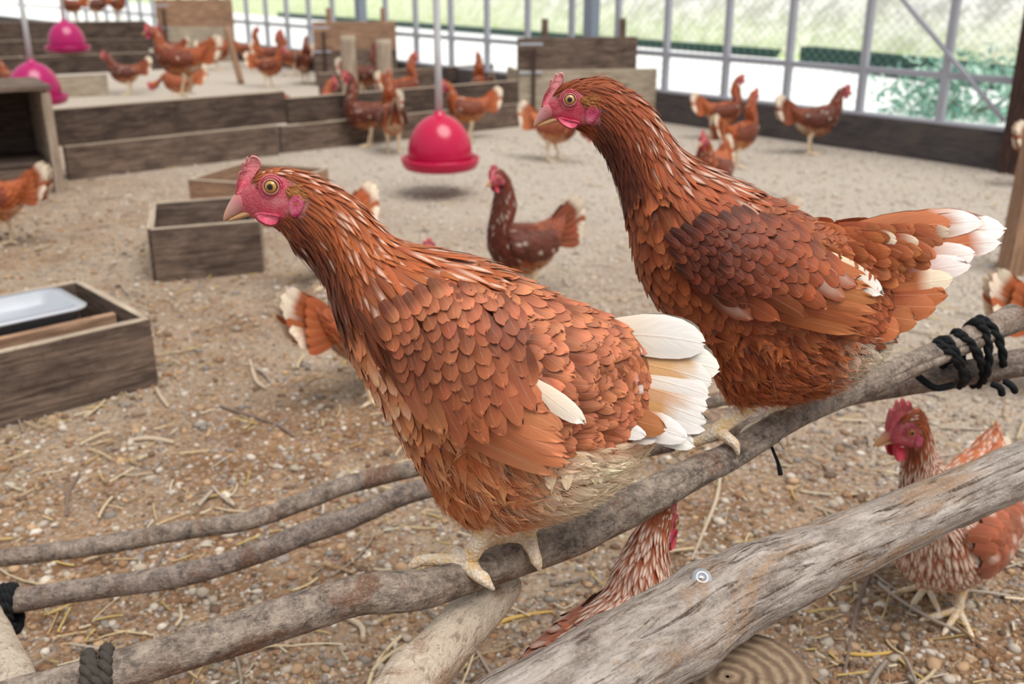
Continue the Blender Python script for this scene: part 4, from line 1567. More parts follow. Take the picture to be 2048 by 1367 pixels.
supWP = [(1014, 1166, 70, .985), (985, 1190, 92, .965), (948, 1228, 100, .94), (900, 1280, 106, .905), (820, 1370, 120, .85), (700, 1510, 132, .77)]
sup, _, _ = branch('crossbar_branch', supWP, M['bark_pale'], 'pale peeled branch the long perch rests on, below the front hen', 'branch', 'crosswise support branches', 22, 12, ((0.17, 0.6, 0.02, 0.12),), 0.06)
sup2WP = [(-30, 1225, 60, 1.27), (-5, 1290, 76, 1.16), (20, 1345, 84, 1.06), (60, 1440, 96, .95)]
sup2, _, _ = branch('crossbar_branch', sup2WP, M['bark_pale'], 'pale branch end at the bottom left, tied on with dark rope', 'branch', 'crosswise support branches', 20, 21)


def screw(px, py, d, r):
    p = at_depth(px, py, d)
    n = -ray(px, py) / np.linalg.norm(ray(px, py)) * 0.3 + np.array([0.1, -0.4, 0.8])
    n /= np.linalg.norm(n)
    B = basis(n, (1, 0, 0))
    prof = [(0.0005, 0.001), (r * .38, 0.001), (r * .42, 0.003), (r * .62, 0.0035), (r * .7, 0.0022), (r, 0.0018), (r, -0.004)]
    V, F = lathe(prof, 28)
    mb = MB()
    mb.add(V @ B.T, F)
    o = mb.build('bolt', M['tin'], None, origin=p, local=True)
    return tag(o, 'small round bolt head sunk into the thick weathered log', 'bolt')


screw(1403, 1156, .846, .0085)


def loops(name, cents, axes, label, rad, mat, tails=(), n=40, parent_org=None):
    """rope lashing: closed loops (centre, axis a, axis b) of one cord, plus loose tails"""
    mb = MB()
    for c, a, b, lean in cents:
        th = np.linspace(0, 2 * np.pi, n)[:-1]
        P = c + np.cos(th)[:, None] * a + np.sin(th)[:, None] * b + lean[None] * np.sin(th * 0.5)[:, None]
        P = np.concatenate([P, P[:2]])
        for tw in (0, np.pi):           # two twisted yarns
            k = np.arange(len(P)) * 1.1 + tw
            Q = P + (np.sin(k)[:, None] * np.cross(a / np.linalg.norm(a), b / np.linalg.norm(b)) + np.cos(k)[:, None] * (a * np.cos(th.take(np.arange(len(P)) % len(th)))[:, None] + b * np.sin(th.take(np.arange(len(P)) % len(th)))[:, None]) / np.linalg.norm(a)) * rad * 0.55
            V, F, uv, _ = tube(Q, np.full(len(Q), rad * 0.8), 7, 3, round_end=False)
            mb.add(V, F, uv)
    for t in tails:
        V, F, uv, _ = tube(t, np.full(len(t), rad * 0.9), 8, 5)
        mb.add(V, F, uv)
    org = cents[0][0]
    o = mb.build(name, mat, None, origin=org)
    return tag(o, label, 'rope', 'rope lashings')


def around(wp, px, extra=1.12):
    """centre, axes of a loop round a branch where it passes pixel column px"""
    W = np.array(wp, float)
    k = np.argmin(np.abs(W[:, 0] - px))
    k = min(max(k, 1), len(W) - 2)
    x = np.interp(px, W[:, 0], np.arange(len(W)))
    i = int(min(x, len(W) - 2))
    f = x - i
    w = W[i] * (1 - f) + W[i + 1] * f
    P = at_depth(w[0], w[1], w[3])
    t = at_depth(*W[i + 1][[0, 1, 3]]) - at_depth(*W[i][[0, 1, 3]])
    t /= np.linalg.norm(t)
    a = np.cross(t, (0, 0, 1.0))
    a /= np.linalg.norm(a)
    b = np.cross(a, t)
    r = w[2] * 0.5 * w[3] / FPX * extra
    return P, a * r, b * r, t


lo = []
for px in (172, 200, 208):
    P, a, b, t = around(mainWP, px, 1.10)
    lo.append((P, a, b, t * 0.006 * (1 if px != 200 else -1)))
loops('rope_lashing', lo, None, 'faded twisted cord wound round the lower end of the long perch', 0.0042, M['rope_old'])
lo = []
for px in (-8, 4, 14, 22):
    P, a, b, t = around(p2WP, px, 1.15)
    lo.append((P - np.array([0, 0, 0.012]), a, b * 1.6, t * 0.004))
loops('rope_lashing', lo, None, 'dark rope binding a thin perch to a pale branch at the left edge', 0.0046, M['rope'])
lo = []
for q, (pxa, pxb) in enumerate([(1885, 1905), (1900, 1918), (1922, 1936), (1958, 1958), (1966, 1972)]):
    Pa, a, b, t = around(mainWP, pxa, 1.0)
    Pb, a2, b2, t2 = around(p2WP, pxb, 1.0)
    mid = (Pa + Pb) / 2
    v = Pa - Pb
    L = np.linalg.norm(v)
    v = v / L
    side = np.cross(t, v)
    side /= np.linalg.norm(side)
    lo.append((mid, v * (L / 2 + 0.021), side * 0.021, t * 0.012 * (-1) ** q))
tails = []
for (x0, y0), (x1, y1), (x2, y2) in [((1905, 770), (1870, 775), (1836, 752)), ((1985, 768), (2000, 775), (2004, 788)), ((2010, 762), (2024, 772), (2030, 782))]:
    tails.append([at_depth(x0, y0, 1.30), at_depth(x1, y1, 1.295), at_depth(x2, y2, 1.30)])
loops('rope_lashing', lo, None, 'thick black rope lashing two branches together at the right', 0.0052, M['rope'], tails)
tail = [at_depth(1540, 885, 1.13), at_depth(1548, 905, 1.13), at_depth(1556, 925, 1.13), at_depth(1561, 948, 1.13)]
V, F, uv, _ = tube(tail, [0.0018, 0.0018, 0.0022, 0.003], 8, 6)
mb = MB()
mb.add(V, F, uv)
tag(mb.build('rope_end', M['rope'], None, origin=tail[0]), 'short black rope end dangling under the long perch below the darker hen', 'rope')

# stump under the log
st_c = at_z(1455, 1352, 0.385)
mb = MB()
th = np.linspace(0, 2 * np.pi, 48, endpoint=False)
rr = 0.074 * (1 + 0.05 * np.sin(3 * th) + 0.02 * np.sin(11 * th))
V, F = [], []
zs = [-0.39, -0.2, -0.02, -0.004, 0.0, 0.0, 0.0, 0.0]
rs = [1.12, 1.05, 1.0, 0.99, 0.96, 0.6, 0.3, 0.02]
for z, k in zip(zs, rs):
    V += [(math.cos(t) * r * k, math.sin(t) * r * k, z) for t, r in zip(th, rr)]
n_ = 48
for i in range(len(zs) - 1):
    F += [(i * n_ + j, i * n_ + (j + 1) % n_, (i + 1) * n_ + (j + 1) % n_, (i + 1) * n_ + j) for j in range(n_)]
mb.add(V, F)
t = NT('end_grain')
oc = t.coord('Object')
w = t.new('TexWave', wave_type='RINGS', rings_direction='Z')
t.l.new(oc, w.inputs['Vector'])
w.inputs['Scale'].default_value = 26
w.inputs['Distortion'].default_value = 3.0
w.inputs['Detail'].default_value = 3
w.inputs['Detail Scale'].default_value = 2.0
nz = t.noise(oc, 60, 5, .7)
c = t.mix(w.outputs['Fac'], lin(112, 92, 76), lin(150, 130, 108))
c = t.mix(t.math('MULTIPLY', t.ramp(nz, [(0.5, 0), (0.7, 1)]), 0.5), c, lin(70, 56, 46))
t.base(c)
t.props(0.85, 0.15)
t.bump(w.outputs['Fac'], 0.5, 0.004)
tag(mb.build('stump', t.m, None, origin=st_c, local=True), 'upright stump with cracked growth rings holding up the thick log', 'stump')
# ------------------------------------------------------------------ floor and netted wall
mb = MB()
nx, ny = 120, 120
xs, ys = np.linspace(-9, 9, nx), np.linspace(0.2, 26, ny) 
WP0, WD = np.array([2.59, 5.24]), np.array([-0.623, 0.782])      # foot of the netted wall and its direction
WN = np.array([0.782, 0.623])                                     # outwards


def wall_t(px, py):
    """distance along the wall where a photo pixel's line of sight meets it, and the height there"""
    r = ray(px, py)
    k = (WP0 @ WN) / (r[:2] @ WN)
    p = CAMP + r * k
    return float((p[:2] - WP0) @ WD), float(p[2])


def wpt(t, z, out=0.0):
    q = WP0 + WD * t + WN * out
    return np.array([q[0], q[1], z])


A_, B_ = wpt(-6, 0), wpt(40, 0)
mb.add([(-40, -1.5, 0), (A_[0] + 4, -1.5, 0), A_, B_, (-40, B_[1], 0)], [(0, 1, 2, 3, 4)])
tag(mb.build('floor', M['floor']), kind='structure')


def bar(mb, a, b, w, h, up=(0, 0, 1), col=None, mat=0, chamfer=0.0):
    """rectangular bar from a to b; w across, h along up; UV u = metres along, v = metres across"""
    a, b = np.asarray(a, float), np.asarray(b, float)
    t = b - a
    L = np.linalg.norm(t)
    t = t / L
    s = np.cross(t, up)
    s /= np.linalg.norm(s)
    u = np.cross(s, t)
    c = min(chamfer or 0.12 * min(w, h), 0.006)
    prof = [(-w / 2 + c, -h / 2), (w / 2 - c, -h / 2), (w / 2, -h / 2 + c), (w / 2, h / 2 - c), (w / 2 - c, h / 2), (-w / 2 + c, h / 2), (-w / 2, h / 2 - c), (-w / 2, -h / 2 + c)]
    V, uv = [], []
    acc = 0
    nseg = 8
    V = []
    for i, e_ in enumerate((a, b)):
        for k, (x, y) in enumerate(prof):
            V.append(e_ + s * x + u * y)
            uv.append((i * L, x + y * 1.0 + (0.37 if k > 3 else 0)))
    F = [(k, (k + 1) % 8, 8 + (k + 1) % 8, 8 + k) for k in range(8)] + [tuple(reversed(range(8))), tuple(range(8, 16))]
    mb.add(V, F, uv, col, mat)


def beam(name, a, b, w, h, mat, parent=None, up=(0, 0, 1), org=None):
    mb = MB()
    bar(mb, a, b, w, h, up)
    return mb.build(name, mat, parent, smooth=False, origin=org)


# base boards of the wall
mb = MB()
bar(mb, wpt(-4, 0.10, -0.02), wpt(40, 0.10, -0.02), 0.035, 0.20)
tag(mb.build('baseboard_right', M['base_board'], None, False), kind='structure')
mb = MB()
bar(mb, wpt(-4, 0.208, 0.0), wpt(40, 0.208, 0.0), 0.07, 0.016)
tag(mb.build('trim_1', M['stud'], None, False), kind='structure')
mb = MB()
bar(mb, wpt(-4, 0.455, 0.0), wpt(40, 0.455, 0.0), 0.03, 0.035)
tag(mb.build('trim_2', M['stud'], None, False), kind='structure')
t_at = [wall_t(x, 60)[0] for x in (1905, 1737, 1584, 1457, 1335, 1236, 1143, 1055, 974, 902, 832)]
step = (t_at[-1] - t_at[0]) / 10
ts = [t_at[0] - step] + t_at + [t_at[-1] + step * k for k in range(1, 22)]
root_w = thing('wall_right', wpt(2, 0), None, None)
tag(root_w, kind='structure')
for k, t_ in enumerate(ts):
    mb = MB()
    bar(mb, wpt(t_, 0.2) - np.array(root_w.location), wpt(t_, 2.6) - np.array(root_w.location), 0.042, 0.042, (WN[0], WN[1], 0))
    mb.build('stud', M['stud'], root_w, False)
for px in (1199, 736, 440):
    t_ = wall_t(px, 30)[0]
    mb = MB()
    bar(mb, wpt(t_, 0.0, -0.08) - np.array(root_w.location), wpt(t_, 2.6, -0.08) - np.array(root_w.location), 0.09, 0.09, (WN[0], WN[1], 0))
    mb.build('steel_column', M['steel'], root_w, False)
t_ = wall_t(2066, 150)[0]
mb = MB()
bar(mb, wpt(t_, 0.0, -0.06) - np.array(root_w.location), wpt(t_, 2.6, -0.06) - np.array(root_w.location), 0.10, 0.10, (WN[0], WN[1], 0))
mb.build('dark_column', M['post_dark'], root_w, False)
ta, za = wall_t(1811, 0)
tb_, zb = wall_t(2012, 241)
k = (2.6 - zb) / (za - zb)
mb = MB()
bar(mb, wpt(tb_, zb, -0.02) - np.array(root_w.location), wpt(tb_ + (ta - tb_) * k, zb + (za - zb) * k, -0.02) - np.array(root_w.location), 0.022, 0.022, (WN[0], WN[1], 0))
mb.build('diagonal_brace', M['stud'], root_w, False)
# wire netting, every wire its own thin prism
V, F = [], []
nw = 0
cell = 0.06
H0, H1 = 0.21, 1.9
rad = 0.0013
t0, t1 = -1.2, 14.0
for sgn in (1, -1):
    for k in range(int((t1 - t0 + 1.8) / cell)):
        b0 = t0 - 1.8 + k * cell if sgn > 0 else t0 + k * cell
        a, b = wpt(b0, H0, 0.03), wpt(b0 + sgn * (H1 - H0), H1, 0.03)
        if sgn < 0: a, b = wpt(b0 + 0.0, H0, 0.03), wpt(b0 - (H1 - H0), H1, 0.03)
        for e_ in (a, b):
            for an in (0, 2.094, 4.189):
                q = e_ + rad * (math.cos(an) * np.array([WN[0], WN[1], 0]) + math.sin(an) * np.array([WD[0], WD[1], 0]))
                V.append(q)
        F += [(nw, nw + 1, nw + 4, nw + 3), (nw + 1, nw + 2, nw + 5, nw + 4), (nw + 2, nw, nw + 3, nw + 5)]
        nw += 6
mb = MB()
mb.add(np.array(V) - np.array(root_w.location), F)
mb.build('wire_netting', M['stud'], root_w, False)

# outside: glare-whitened paving, dark kerb, stony grass bank
mb = MB()
mb.add([wpt(-30, -0.02, 0.02), wpt(70, -0.02, 0.02), wpt(70, -0.02, 60), wpt(-30, -0.02, 60)], [(0, 3, 2, 1)])
tag(mb.build('ground', M['paving']), kind='structure')
KL = [(9.0, 1.0), (4.73, 9.98), (2.19, 15.4), (-8.1, 31.0), (-26, 62)]
t = NT('stony_grass_bank')
oc = t.coord('Object')
n1 = t.noise(oc, 1.6, 5, 0.65, 0.4)
n2 = t.noise(oc, 7.0, 5, 0.7)
sp = t.new('SeparateXYZ')
t.l.new(oc, sp.inputs[0])
lowg = t.new('MapRange')
t.l.new(t.math('ADD', sp.outputs[2], t.math('MULTIPLY', n2, 0.5)), lowg.inputs[0])
lowg.inputs[1].default_value, lowg.inputs[2].default_value = 0.2, 0.9
lowg.inputs[3].default_value, lowg.inputs[4].default_value = 1.0, 0.0
farg = t.new('MapRange')
t.l.new(sp.outputs[1], farg.inputs[0])
farg.inputs[1].default_value, farg.inputs[2].default_value = 16.0, 24.0
c = t.mix(t.ramp(t.noise(oc, 3.2, 6, 0.75), [(0.43, 0.0), (0.56, 1.0)]), lin(198, 198, 188), lin(253, 251, 246))  # greys and whites raised to look blown out by daylight
c = t.mix(t.math('MULTIPLY', t.ramp(n1, [(0.5, 0.0), (0.62, 1.0)]), 0.4), c, lin(238, 240, 204))
c = t.mix(t.math('MULTIPLY', farg.outputs[0], 0.8), c, lin(236, 246, 196))
c = t.mix(t.math('MULTIPLY', lowg.outputs[0], 0.85), c, t.mix(t.ramp(n2, [(0.4, 0), (0.6, 1)]), lin(196, 222, 140), lin(238, 246, 206)))
t.base(c)
t.props(0.9, 0.1)
t.bump(n2, 0.6, 0.06)
mb = MB()
V = []
rowsN = 14
KP = cat_rom([(x, y, 0) for x, y in KL], 16)
for r_ in range(rowsN):
    f = r_ / (rowsN - 1)
    for p in KP:
        o = f * 15
        V.append((p[0] + WN[0] * o + 0.25 * 0, p[1] + WN[1] * o, -0.02 + 20.0 * f + (0.25 * mnoise.noise(Vector((p[0] * .5, p[1] * .5, f * 9))) if r_ else 0)))
m_n = len(KP)
F = [(r_ * m_n + i, (r_ + 1) * m_n + i, (r_ + 1) * m_n + i + 1, r_ * m_n + i + 1) for r_ in range(rowsN - 1) for i in range(m_n - 1)]
mb.add(V, F)
tag(mb.build('hill', t.m), kind='structure')
a, b = at_z(1612, 128, 0.0), at_z(2120, 190, 0.0)
tag(beam('kerb_beam', a + np.array([0, 0, .09]), b + np.array([0, 0, .09]), 0.2, 0.22, M['dark'], org=a), 'long dark green beam lying outside along the foot of the grass bank', 'beam')
a, b = at_z(560, 32, 0), at_z(1560, 113, 0)
tag(beam('kerb_beam', a + np.array([0, 0, .04]), b + np.array([0, 0, .04]), 0.15, 0.09, M['dark'], org=a), 'low dark edging strip outside between glare-white paving and grass', 'beam')


# bush outside by the wall
def leaf_cloud(name, c, rad, n, size, cols, mat, parent=None):
    mb = MB()
    d = rng.normal(0, 1, (n, 3))
    d /= np.linalg.norm(d, axis=1)[:, None]
    r = rng.uniform(0.45, 1.0, n) ** 0.6
    P = np.array(c) + d * r[:, None] * np.array(rad) * (1 + 0.25 * np.sin(d[:, :1] * 7 + d[:, 1:2] * 5))
    P[:, 2] = np.maximum(P[:, 2], 0.02)
    a = rng.normal(0, 1, (n, 3))
    a /= np.linalg.norm(a, axis=1)[:, None]
    b = np.cross(a, rng.normal(0, 1, (n, 3)))
    b /= np.linalg.norm(b, axis=1)[:, None]
    s = size * rng.uniform(0.6, 1.3, n)[:, None]
    V = np.stack([P - a * s, P + b * s * 0.45, P + a * s, P - b * s * 0.45], 1)
    F = np.arange(n * 4).reshape(n, 4)
    k = rng.random((n, 1))
    col = cols[0] * (1 - k) + cols[1] * k
    mb.add(V.reshape(-1, 3), F, None, np.repeat(col, 4, 0))
    return mb.build(name, mat, parent)


bc = at_z(1930, 243, 0)
bc[2] = 0
b_root = thing('bush', bc, 'bluish green leafy bush growing outside behind the netting', 'bush')
leaf_cloud('foliage', (0.15, 0.35, 0.14), (0.62, 0.5, 0.30), 1500, 0.035, [lin(100, 165, 146), lin(196, 226, 208)], M['litter'], b_root)  # leaf colours paled to paint in the haze
mb = MB()
for k in range(6):
    e_ = np.array([0.15 + rng.normal(0, .3), 0.35 + rng.normal(0, .2), 0.3])
    V, F, uv, _ = tube([(0.15, 0.35, 0), e_ * np.array([1, 1, .5]), e_], [.012, .008, .004], 6, 3)
    mb.add(V, F)
mb.build('stem', M['bark_dark'], b_root)

# ------------------------------------------------------------------ plank partitions
def plank_px(b0, b1, z0, z1, mat, label, thick=0.036, name='plank', group=None, back=0.0):
    """board on edge between two floor pixels, from height z0 to z1"""
    a, b = at_z(*b0), at_z(*b1)
    d = (b - a)[:2]
    n = np.array([-d[1], d[0]]) / np.linalg.norm(d)
    if n[1] < 0: n = -n
    off = np.array([n[0], n[1], 0]) * back
    a, b = a + off, b + off
    zc = (z0 + z1) / 2
    mb = MB()
    bar(mb, a + (0, 0, zc), b + (0, 0, zc), thick, z1 - z0)
    org = (a + b) / 2 * np.array([1, 1, 0])
    o = mb.build(name, mat, None, False, origin=org)
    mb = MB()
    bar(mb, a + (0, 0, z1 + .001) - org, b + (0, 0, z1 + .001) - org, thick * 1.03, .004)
    mb.build('lit_edge', M['plank_edge'], o, False)  # pale strip colours in the light caught by the board's top
    return tag(o, label, 'plank', group)


G1 = 'planks of the nearer partition'
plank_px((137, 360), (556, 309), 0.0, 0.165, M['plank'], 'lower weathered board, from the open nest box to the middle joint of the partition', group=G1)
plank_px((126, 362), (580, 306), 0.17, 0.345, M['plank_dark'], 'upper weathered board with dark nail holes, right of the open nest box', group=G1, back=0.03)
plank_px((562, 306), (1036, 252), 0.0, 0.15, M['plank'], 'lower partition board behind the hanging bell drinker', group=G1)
plank_px((582, 303), (1036, 252), 0.155, 0.30, M['plank_dark'], 'upper partition board with top edge coloured pale as if lit, behind the bell drinker', group=G1, back=0.02)
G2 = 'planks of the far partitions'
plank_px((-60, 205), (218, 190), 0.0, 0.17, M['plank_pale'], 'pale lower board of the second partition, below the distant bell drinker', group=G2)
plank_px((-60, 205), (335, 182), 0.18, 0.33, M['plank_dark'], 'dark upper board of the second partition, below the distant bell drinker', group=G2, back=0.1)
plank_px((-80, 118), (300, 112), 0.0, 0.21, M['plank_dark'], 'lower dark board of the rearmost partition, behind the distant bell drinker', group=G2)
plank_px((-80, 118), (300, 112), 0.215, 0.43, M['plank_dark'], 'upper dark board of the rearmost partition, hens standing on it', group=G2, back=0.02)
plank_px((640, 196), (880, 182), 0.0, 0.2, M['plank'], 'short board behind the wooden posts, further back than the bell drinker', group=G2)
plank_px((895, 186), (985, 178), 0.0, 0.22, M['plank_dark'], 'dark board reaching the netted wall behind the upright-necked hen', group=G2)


def panel(bl, br, h, up_h, inset_l, inset_r, posts, label, pale, brown, depth=0.42):
    """wooden nest bay set against the wall: pale lower board, brown upper board, two posts behind"""
    a, b = at_z(*bl), at_z(*br)
    root = thing('nest_bay', (a + b) / 2, label, 'nest box', 'wooden nest bays along the netted wall')
    o = np.array(root.location)
    d = (b - a) / np.linalg.norm(b - a)
    n = np.array([-d[1], d[0], 0])
    L = np.linalg.norm(b - a)
    beam('lower_board', a + (0, 0, h / 2) - o, b + (0, 0, h / 2) - o, 0.03, h, pale, root)
    beam('upper_board', a + d * inset_l + n * 0.035 + (0, 0, h + up_h / 2 - 0.03) - o, b - d * inset_r + n * 0.035 + (0, 0, h + up_h / 2 - 0.03) - o, 0.03, up_h, brown, root)
    for e_ in (a + d * (inset_l + .02), b - d * (inset_r + .02)):
        room = ((WP0 - e_[:2]) @ WN - 0.09) / max(n[:2] @ WN, 1e-3)
        dp = min(depth, max(room, 0.06))
        beam('side_board', e_ + n * 0.03 + (0, 0, h / 2) - o, e_ + n * dp + (0, 0, h / 2) - o, 0.025, h * 0.98, pale, root)
    for f in posts:
        p = a + d * L * f + n * 0.07
        beam('post', p - o, p + (0, 0, h + up_h + 0.09) - o, 0.045, 0.045, brown, root, (0, 1, 0))
    beam('batten', a + d * 0.10 + n * -0.025 + (0, 0, 0.02) - o, a + d * 0.10 + n * -0.025 + (0, 0, h + up_h * 0.6) - o, 0.02, 0.04, M['post_dark'], root, (0, 1, 0))
    for zz in (h + up_h * 0.72, h - 0.012):
        mb = MB()
        bar(mb, a - d * 0.0 - n * 0.02 + (0, 0, zz) - o, a + d * 0.16 - n * 0.02 + (0, 0, zz) - o, 0.012, 0.016)
        mb.build('wire_hinge', M['stud'], root, False)
    return root


panel((1037, 250), (1308, 242), 0.36, 0.24, 0.0, 0.14, (0.2, 0.76), 'pale wooden nest bay with brown upper board, nearest along the netted wall', M['plank_pale'], M['plank'])
panel((632, 172), (796, 170), 0.32, 0.28, 0.0, 0.0, (0.2, 0.85), 'brown boarded nest bay standing behind two sawn posts', M['plank'], M['plank_brown'])
panel((322, 124), (474, 122), 0.40, 0.34, 0.0, 0.0, (0.3, 0.8), 'brown boarded nest bay furthest along the wall, behind the tall striding hen', M['plank_pale'], M['plank_brown'])


def post(name, px, py, top, r, mat, label, lean=(0, 0)):
    p = at_z(px, py)
    mb = MB()
    V, F, uv, _ = tube([(0, 0, 0), (lean[0] * .5, lean[1] * .5, top / 2), (lean[0], lean[1], top)], [r * 1.02, r, r * 0.98], 16, 4, round_end=False)
    mb.add(V, F, uv[:, ::-1] * np.array([1, 0.3]))
    return tag(mb.build(name, mat, None, origin=p, local=True), label, 'post')


post('wooden_post', 702, 205, 0.52, 0.062, M['plank_edge'], 'sawn wooden post, farther left of the two before the brown nest bay')
post('wooden_post', 772, 205, 0.49, 0.062, M['plank_edge'], 'sawn wooden post beside a stretching hen, nearer the drinker pipe')
post('wooden_stake', 483, 168, 0.52, 0.03, M['plank_brown'], 'thin brown stake leaning among the far flock', (-0.10, 0.02))
pr = at_z(2034, 545)
mb = MB()
bar(mb, (0, 0, 0), (0.02, 0.0, 0.72), 0.11, 0.09, (0, 1, 0))
tag(mb.build('wooden_post', M['plank_brown'], None, False, origin=pr, local=True), 'squared light brown post cut off by the right edge of the photo', 'post')

# open nest box at the left
a, b = at_z(-60, 402), at_z(128, 383)
nb = thing('nest_box', (a + b) / 2, 'open-fronted wooden nest box, dark inside, at the left edge', 'nest box')
o = np.array(nb.location)
d = (b - a) / np.linalg.norm(b - a)
n = np.array([-d[1], d[0], 0])
b = b - d * 0.02
a = a - d * 0.3
hb = 0.48
beam('base_board', a + (0, 0, .06) - o, b + (0, 0, .06) - o, .03, .12, M['plank'], nb)
mb = MB()
bar(mb, (a + b) / 2 + n * 0.0 - d * np.linalg.norm(b - a) / 2 + n * 0.22 + (0, 0, .13) - o, (a + b) / 2 + d * np.linalg.norm(b - a) / 2 + n * 0.22 + (0, 0, .13) - o, .44, .02)
mb.build('floor_board', M['plank_dark'], nb, False)
mb = MB()
bar(mb, a + n * 0.22 + (0, 0, hb) - o, b + d * .03 + n * 0.22 + (0, 0, hb) - o, .50, .022)
mb.build('roof_board', M['plank'], nb, False)
beam('side_board', b + n * 0.0 + (0, 0, hb / 2) - o, b + n * .44 + (0, 0, hb / 2) - o, .025, hb - .02, M['plank_edge'], nb)
beam('back_board', a + n * .44 + (0, 0, hb / 2) - o, b + n * .44 + (0, 0, hb / 2) - o, .025, hb - .02, M['plank_dark'], nb)
beam('side_board', a + n * 0.0 + (0, 0, hb / 2) - o, a + n * .44 + (0, 0, hb / 2) - o, .025, hb - .02, M['plank_dark'], nb)
beam('front_post', b - n * .012 + d * .005 + (0, 0, 0) - o, b - n * .012 + d * .005 + (0, 0, hb - .02) - o, .035, .03, M['plank_edge'], nb, (0, 1, 0))


# ------------------------------------------------------------------ troughs
def trough(corner, u, v, L, W, h, label, th=0.022, mat=M['plank'], divider=None, end_mat=None, name='feed_trough'):
    """open wooden box; corner = front corner on the floor, u along the front, v to the back"""
    root = thing(name, corner, label, 'trough', 'wooden feed troughs')
    u = np.array([u[0], u[1], 0]) / np.hypot(*u)
    v = np.array([v[0], v[1], 0]) / np.hypot(*v)
    z = np.array([0, 0, h / 2])

    def side(nm, p, q, m):
        beam(nm, p + z, q + z, th, h, m, root)
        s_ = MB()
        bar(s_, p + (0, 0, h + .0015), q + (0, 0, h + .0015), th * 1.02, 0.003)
        s_.build('lit_rim', M['plank_edge'], root, False)  # pale strip along the rim, painted as if light hits it
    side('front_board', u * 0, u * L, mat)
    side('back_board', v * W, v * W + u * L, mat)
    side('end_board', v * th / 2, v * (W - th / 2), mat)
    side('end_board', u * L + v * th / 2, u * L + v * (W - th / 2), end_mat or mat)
    beam('bottom_board', v * W / 2 + u * .01 + (0, 0, .012), v * W / 2 + u * (L - .01) + (0, 0, .012), W - th, .02, M['plank_dark'], root)
    if divider:
        beam('divider_board', v * W * divider + u * (L - 0.03) + z * .9, v * W * divider + u * .02 + z * .9, th, h * .9, M['plank_brown'], root)
    return root, u, v


cA = at_z(312, 768)
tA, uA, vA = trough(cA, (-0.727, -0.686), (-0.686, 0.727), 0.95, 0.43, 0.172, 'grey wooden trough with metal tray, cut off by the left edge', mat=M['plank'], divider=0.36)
# metal tray lying in it
tc = cA + uA * 0.52 + vA * 0.295 + np.array([0, 0, 0.172])
mb = MB()
prof = []
Lx, Ly = 0.44, 0.105
def rrect(lx, ly, r, z, n=6):
    out = []
    for cx_, cy_, a0 in ((lx - r, ly - r, 0), (-lx + r, ly - r, 90), (-lx + r, -ly + r, 180), (lx - r, -ly + r, 270)):
        for k in range(n):
            an = math.radians(a0 + 90 * k / (n - 1))
            q = uA * (cx_ + r * math.cos(an)) + vA * (cy_ + r * math.sin(an))
            out.append(q + np.array([0, 0, z]))
    return out
rings = [rrect(Lx - .03, Ly - .03, .02, -.10), rrect(Lx, Ly, .03, -.004), rrect(Lx + .014, Ly + .014, .04, 0), rrect(Lx + .016, Ly + .016, .04, .006), rrect(Lx - .012, Ly - .012, .03, .006), rrect(Lx - .03, Ly - .026, .02, -.022), rrect(Lx - .2, Ly - .06, .02, -.028)]
V = np.concatenate(rings)
m_n = len(rings[0])
F = [(i * m_n + j, i * m_n + (j + 1) % m_n, (i + 1) * m_n + (j + 1) % m_n, (i + 1) * m_n + j) for i in range(len(rings) - 1) for j in range(m_n)]
F += [tuple(range((len(rings) - 1) * m_n, len(rings) * m_n)), tuple(reversed(range(m_n)))]
mb.add(V, F)
tag(mb.build('metal_tray', M['tin'], None), 'zinc tray lying in the grey trough at the left edge', 'tray').location = tc
cB = at_z(314, 564)
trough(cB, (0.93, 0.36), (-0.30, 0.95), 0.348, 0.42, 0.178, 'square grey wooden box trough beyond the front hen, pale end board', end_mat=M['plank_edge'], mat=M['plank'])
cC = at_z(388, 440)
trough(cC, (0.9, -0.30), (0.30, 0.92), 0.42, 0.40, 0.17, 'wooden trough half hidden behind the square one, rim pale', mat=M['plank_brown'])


# ------------------------------------------------------------------ bell drinkers
def drinker(px, py, D, label, scale=1.0, top=2.6, mat='magenta'):
    p = at_depth(px, py, D)
    root = thing('bell_drinker', p, label, 'drinker', 'magenta bell drinkers')
    s = scale
    mb = MB()
    dome = [(0.150, 0.045), (0.152, 0.07), (0.150, 0.10), (0.143, 0.135), (0.130, 0.168), (0.110, 0.198), (0.086, 0.222), (0.058, 0.240), (0.034, 0.250), (0.026, 0.253), (0.025, 0.268), (0.0, 0.270)]
    V, F = lathe(np.array(dome) * s, 56)
    mb.add(V, F)
    mb.build('dome', M[mat], root)
    mb = MB()
    tray = [(0.10, 0.010), (0.150, 0.0), (0.170, 0.006), (0.180, 0.022), (0.184, 0.040), (0.186, 0.052), (0.182, 0.056), (0.177, 0.052), (0.170, 0.030), (0.158, 0.020), (0.140, 0.022), (0.139, 0.05)]
    V, F = lathe(np.array(tray) * s, 56)
    mb.add(V, F)
    mb.build('water_trough', M[mat], root)
    mb = MB()
    V, F, uv, _ = tube([(0, 0, 0.262 * s), (0, 0, 1.0), (0, 0, top - p[2])], [0.0165 * s] * 3, 14, 2, round_end=False)
    mb.add(V, F)
    mb.build('hanging_pipe', M['white_pipe'], root)
    return root


drinker(881, 337, 4.6, 'shiny magenta bell drinker hanging in the middle between the two perched hens', 0.97)
drinker(137, 104, 8.6, 'magenta bell drinker hanging farthest back, before the rearmost boards', 1.0, mat='purple')
drinker(75, 208, 6.2, 'magenta bell drinker half hidden behind the open nest box', 1.0, mat='purple')
